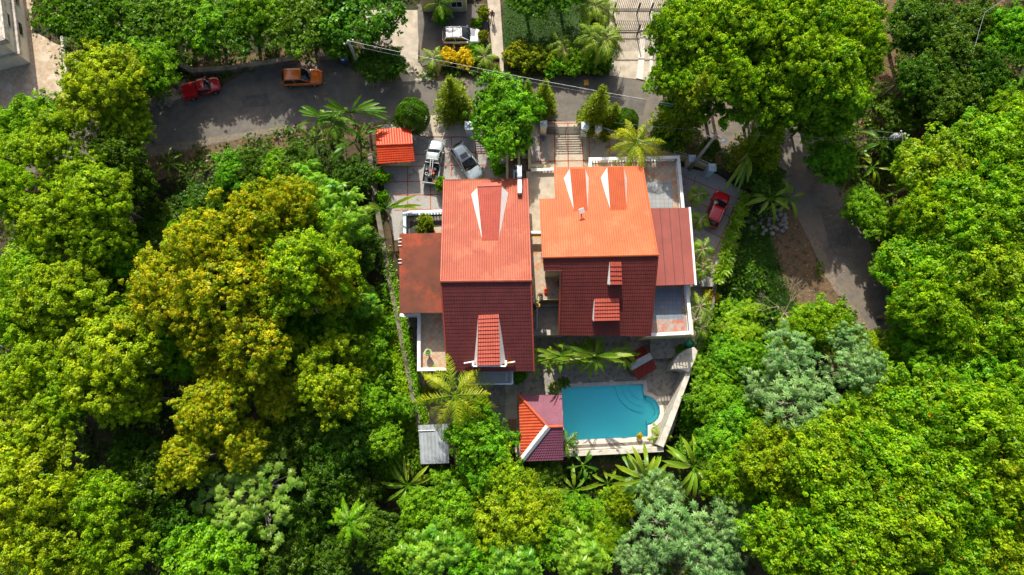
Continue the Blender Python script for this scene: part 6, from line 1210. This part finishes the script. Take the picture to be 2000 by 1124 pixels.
bn_ = [('largest banana plant below the pool wall', (1244, 925), 5.0, 20, 3.3, .66, 'f_banana', 2), ('eastern banana plant at the pool wall corner', (1335, 905), 4.4, 19, 3.1, .6, 'f_banana', 1), ('banana plant below the purple pavilion', (1116, 950), 3.6, 14, 2.6, .5, 'f_banana', 1), ('small banana plant between the pavilion one and the largest', (1182, 940), 2.4, 8, 1.8, .42, 'f_banana', 1), ('tiny dark banana plant right below the pavilion corner', (1135, 905), 2.2, 7, 1.6, .4, 'f_bananadark', 1),
       ('banana plant with dry stalks left of the metal lean-to', (808, 940), 4.2, 15, 2.8, .5, 'f_banana', 2), ('banana plant with broad leaves over the rubble by the lane', (1483, 405), 3.2, 10, 2.3, .55, 'f_banana', 1), ('second broad banana plant over the rubble nearer the lane', (1520, 402), 3.0, 9, 2.0, .5, 'f_banana', 1),
       ('banana plant below the transformer pole', (1695, 300), 3.0, 9, 2.1, .45, 'f_bananadark', 1), ('banana plant with a dead leaf beside the round dark tree', (1686, 340), 2.0, 8, 1.9, .45, 'f_banana', 1), ('banana plant in the upper right wood beside the bright canopy', (1905, 225), 6.0, 8, 2.2, .45, 'f_bananadark', 1), ('banana plant right of the giant tree trunk', (1720, 190), 3.4, 9, 2.1, .35, 'f_bananadark', 1),
       ('young banana plant under the right canopy edge', (1735, 385), 3.4, 6, 2.0, .4, 'f_banana', 1), ('small banana plant at the lane verge, far left', (345, 330), 1.6, 9, 1.6, .3, 'f_banana', 1), ('spindly banana plant outside the east wall', (1428, 750), 3.4, 7, 2.2, .2, 'f_banana', 1), ('single banana plant low among the bottom trees', (1095, 1080), 5.2, 5, 2.0, .42, 'f_banana', 1)]
for k, (lb, b_, h, n_, L_, W_, fm, stn) in enumerate(bn_): banana('banana_plant', lb, gb(*b_), h, n_, L_, W_ * .82, fm, k + 1, group='banana plants', stems=stn, rag=.3, rise=(1.05, .12), droop=.85)
# broad-leaved dracaena / croton hedge along the east wall
for k, (px, py, s_) in enumerate(((1448, 395, .9), (1440, 418, 1), (1432, 440, 1), (1424, 462, 1.0), (1417, 482, 1.05), (1412, 503, 1.1), (1408, 527, 1.3), (1398, 545, 1.0))):
    c = gb(px, py, .0); lb = 'strap-leaved hedge plant, ' + ('topmost beside the sliding gate', 'second from the sliding gate', 'third from the sliding gate', 'fourth, halfway down the hedge', 'fourth from the lower end of the hedge', 'third from the lower end of the hedge', 'large bright one near the lower end', 'lowest, beside the golden croton')[k]
    r = T('hedge_plant', lb, 'plant', c, 'strap-leaved hedge along the east wall')
    for q in range(3):
        a = q * 2.1; o = tuft('rosette', None, (c.x + math.cos(a) * .35, c.y + math.sin(a) * .35, .9 + .25 * q), 44, .85 * s_, .20, 'f_palm', None, k * 3 + q); o.parent = r; o.location = -c
        ob('stem', MB().tube([(math.cos(a) * .1, math.sin(a) * .1, -.3), (math.cos(a) * .35, math.sin(a) * .35, .9 + .25 * q)], .04, 5), M['bark'], r, world=False)

# ------------------------------------------------------------------ undergrowth, litter, grass, ivy
def polypx(pts): return [(P(x, y, 0).x, P(x, y, 0).y) for x, y in pts]
CLEAR = [polypx(q) for q in (ROAD, [(715, 245), (1190, 240), (1300, 290), (1465, 375), (1445, 400), (1400, 550), (1372, 680), (1350, 720), (1300, 890), (822, 925)], [(-160, -160), (60, -160), (64, 60), (118, 90), (130, 175), (125, 228), (-160, 235)], [(700, 20), (960, -10), (960, 96), (786, 162), (700, 90)], [(945, -60), (990, -60), (990, 165), (955, 165)], [(1188, -80), (1300, -80), (1300, 165), (1188, 150)], [(980, -60), (1140, -60), (1130, 85), (985, 85)], [(1722, -40), (1775, -40), (1760, 60), (1745, 190), (1718, 150)], [(1470, 420), (1560, 420), (1640, 640), (1520, 640)])]
def scatter(n, seed, box, h0, h1, k, ln, wd, fm, name, label, cat, clear=CLEAR, inside=None, clump=1.0, flat=False, spread=.4):
    rs = np.random.RandomState(seed); x = rs.uniform(box[0], box[1], n); y = rs.uniform(box[2], box[3], n); ok = np.ones(n, bool)
    for c in clear: ok &= ~ray_poly(x, y, c)
    if inside: ok &= ray_poly(x, y, inside)
    f = np.sin(x * .45 + 1.3 * np.sin(y * .3)) * np.sin(y * .5 + np.sin(x * .37)) * .5 + .5; ok &= rs.uniform(0, 1, n) < (1 - clump + clump * f ** .7)
    x, y, f = x[ok], y[ok], f[ok]; z = G(x, y); hh = h0 + (h1 - h0) * f * rs.uniform(.3, 1, len(x)); i = np.repeat(np.arange(len(x)), k)
    o = rs.normal(size=(len(i), 3)) * np.array([spread, spread, .0]); C = np.stack([x[i], y[i], z[i] + hh[i] * (1 if flat else 1) * rs.uniform(.35, 1, len(i)) + .03], 1) + o
    N_ = unit(np.array([0, 0, 1.]) + rs.normal(size=C.shape) * (.12 if flat else .5)); V, Q = leaf_quads(C, N_, ln, wd, rs, droop=.0 if flat else .15)
    ok_ = ob(name, mesh_np(name, V, Q, np.repeat(np.clip(rs.normal(.25, .3, len(C)), 0, 1), 4)), M[fm]); return tag(ok_, label, cat, kind='stuff')
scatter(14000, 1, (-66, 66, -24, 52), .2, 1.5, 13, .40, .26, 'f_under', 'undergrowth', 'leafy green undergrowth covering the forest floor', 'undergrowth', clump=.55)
scatter(7000, 8, (-30, -10, -14, 26), .3, 1.6, 14, .34, .22, 'f_mid', 'bushy_cover', 'brighter scrub covering the slope left of the west wall', 'undergrowth', inside=polypx([(690, 560), (775, 560), (815, 850), (830, 940), (720, 950), (690, 800)]), clump=.3)
scatter(7000, 9, (14, 40, -12, 20), .3, 1.4, 14, .34, .22, 'f_mid', 'bushy_cover', 'bright scrub covering the slope outside the east wall', 'undergrowth', inside=polypx([(1400, 570), (1500, 640), (1520, 720), (1440, 900), (1330, 900), (1360, 760), (1385, 690)]), clump=.3)
scatter(34000, 2, (20, 50, 0, 34), .05, .40, 8, .38, .07, 'f_grass', 'grass', 'dark shaded grass strip between the east wall and the lane', 'grass', clear=CLEAR[:2], inside=polypx([(1440, 420), (1495, 440), (1530, 560), (1580, 640), (1480, 660), (1410, 620), (1405, 560)]), clump=.15)
scatter(5000, 3, (-2, 16, 34, 52), .05, .25, 8, .25, .05, 'f_grass', 'grass', 'dark shaded lawn right of the upper footpath', 'grass', clear=[], inside=polypx([(984, -40), (1130, -40), (1110, 105), (986, 100)]), clump=.1)
LIT = [polypx(VERGE)]
scatter(9000, 4, (-60, 60, 0, 44), 0, .02, 2, .20, .13, 'f_litter', 'fallen_leaves', 'brown fallen leaves along the edges of the lane', 'fallen leaves', clear=[polypx(wig([(x + (0), y) for x, y in ROAD], 0, 1000))], inside=LIT[0], clump=.7, flat=True)
scatter(7000, 5, (24, 56, 0, 40), .03, .05, 1, .20, .13, 'f_litter', 'fallen_leaves', 'scattered fallen leaves on the curved right lane', 'fallen leaves', clear=[], inside=polypx([(1560, 330), (1620, 330), (1730, 560), (1755, 650), (1690, 680), (1590, 560)]), clump=.9, flat=True)
scatter(5000, 6, (40, 70, 5, 50), 0, .05, 3, .22, .15, 'f_litter', 'fallen_leaves', 'orange leaf litter on the bank right of the lane', 'fallen leaves', clear=[CLEAR[0]], inside=polypx([(1720, -20), (2000, -20), (1990, 260), (1790, 330), (1800, 560), (1760, 640), (1680, 400), (1640, 330)]), clump=.6, flat=True)
# ivy creeping over the inner side of the west wall
def vine(pts, zt, w_, n, fm, label, seed):
    rs = np.random.RandomState(seed); L_ = len(pts) - 1; t = rs.uniform(0, L_, n); i = np.minimum(t.astype(int), L_ - 1); f = t - i; w3 = np.array([tuple(P(x, y, z)) for (x, y), z in zip(pts, zt)]); C = w3[i] * (1 - f)[:, None] + w3[i + 1] * f[:, None]
    C += rs.normal(size=C.shape) * np.array([w_, .15, .18]); C[:, 2] += .1; N_ = unit(np.array([0, 0, 1.]) + rs.normal(size=C.shape) * .5); V, Q = leaf_quads(C, N_, .24, .18, rs); tag(ob('ivy', mesh_np('ivy', V, Q, np.repeat(rs.uniform(0, .7, n), 4)), M[fm]), label, 'ivy', kind='stuff')
vine([(745, 480), (768, 560), (785, 630), (798, 690), (815, 770), (828, 830)], [.1, -.2, -.5, -.7, -1.1, -1.5], .30, 5200, 'f_mid', 'leafy creeper spilling along the path side of the west wall', 1)
vine([(752, 610), (770, 680), (788, 760), (806, 840)], [-.8, -1, -1.4, -1.8], .45, 3600, 'f_lime', 'pale creeper on the outer side of the west wall', 2)
vine([(1392, 600), (1375, 650), (1358, 700)], [-.2, -.3, -.3], .3, 1400, 'f_mid', 'creeper over the mossy east wall', 3)
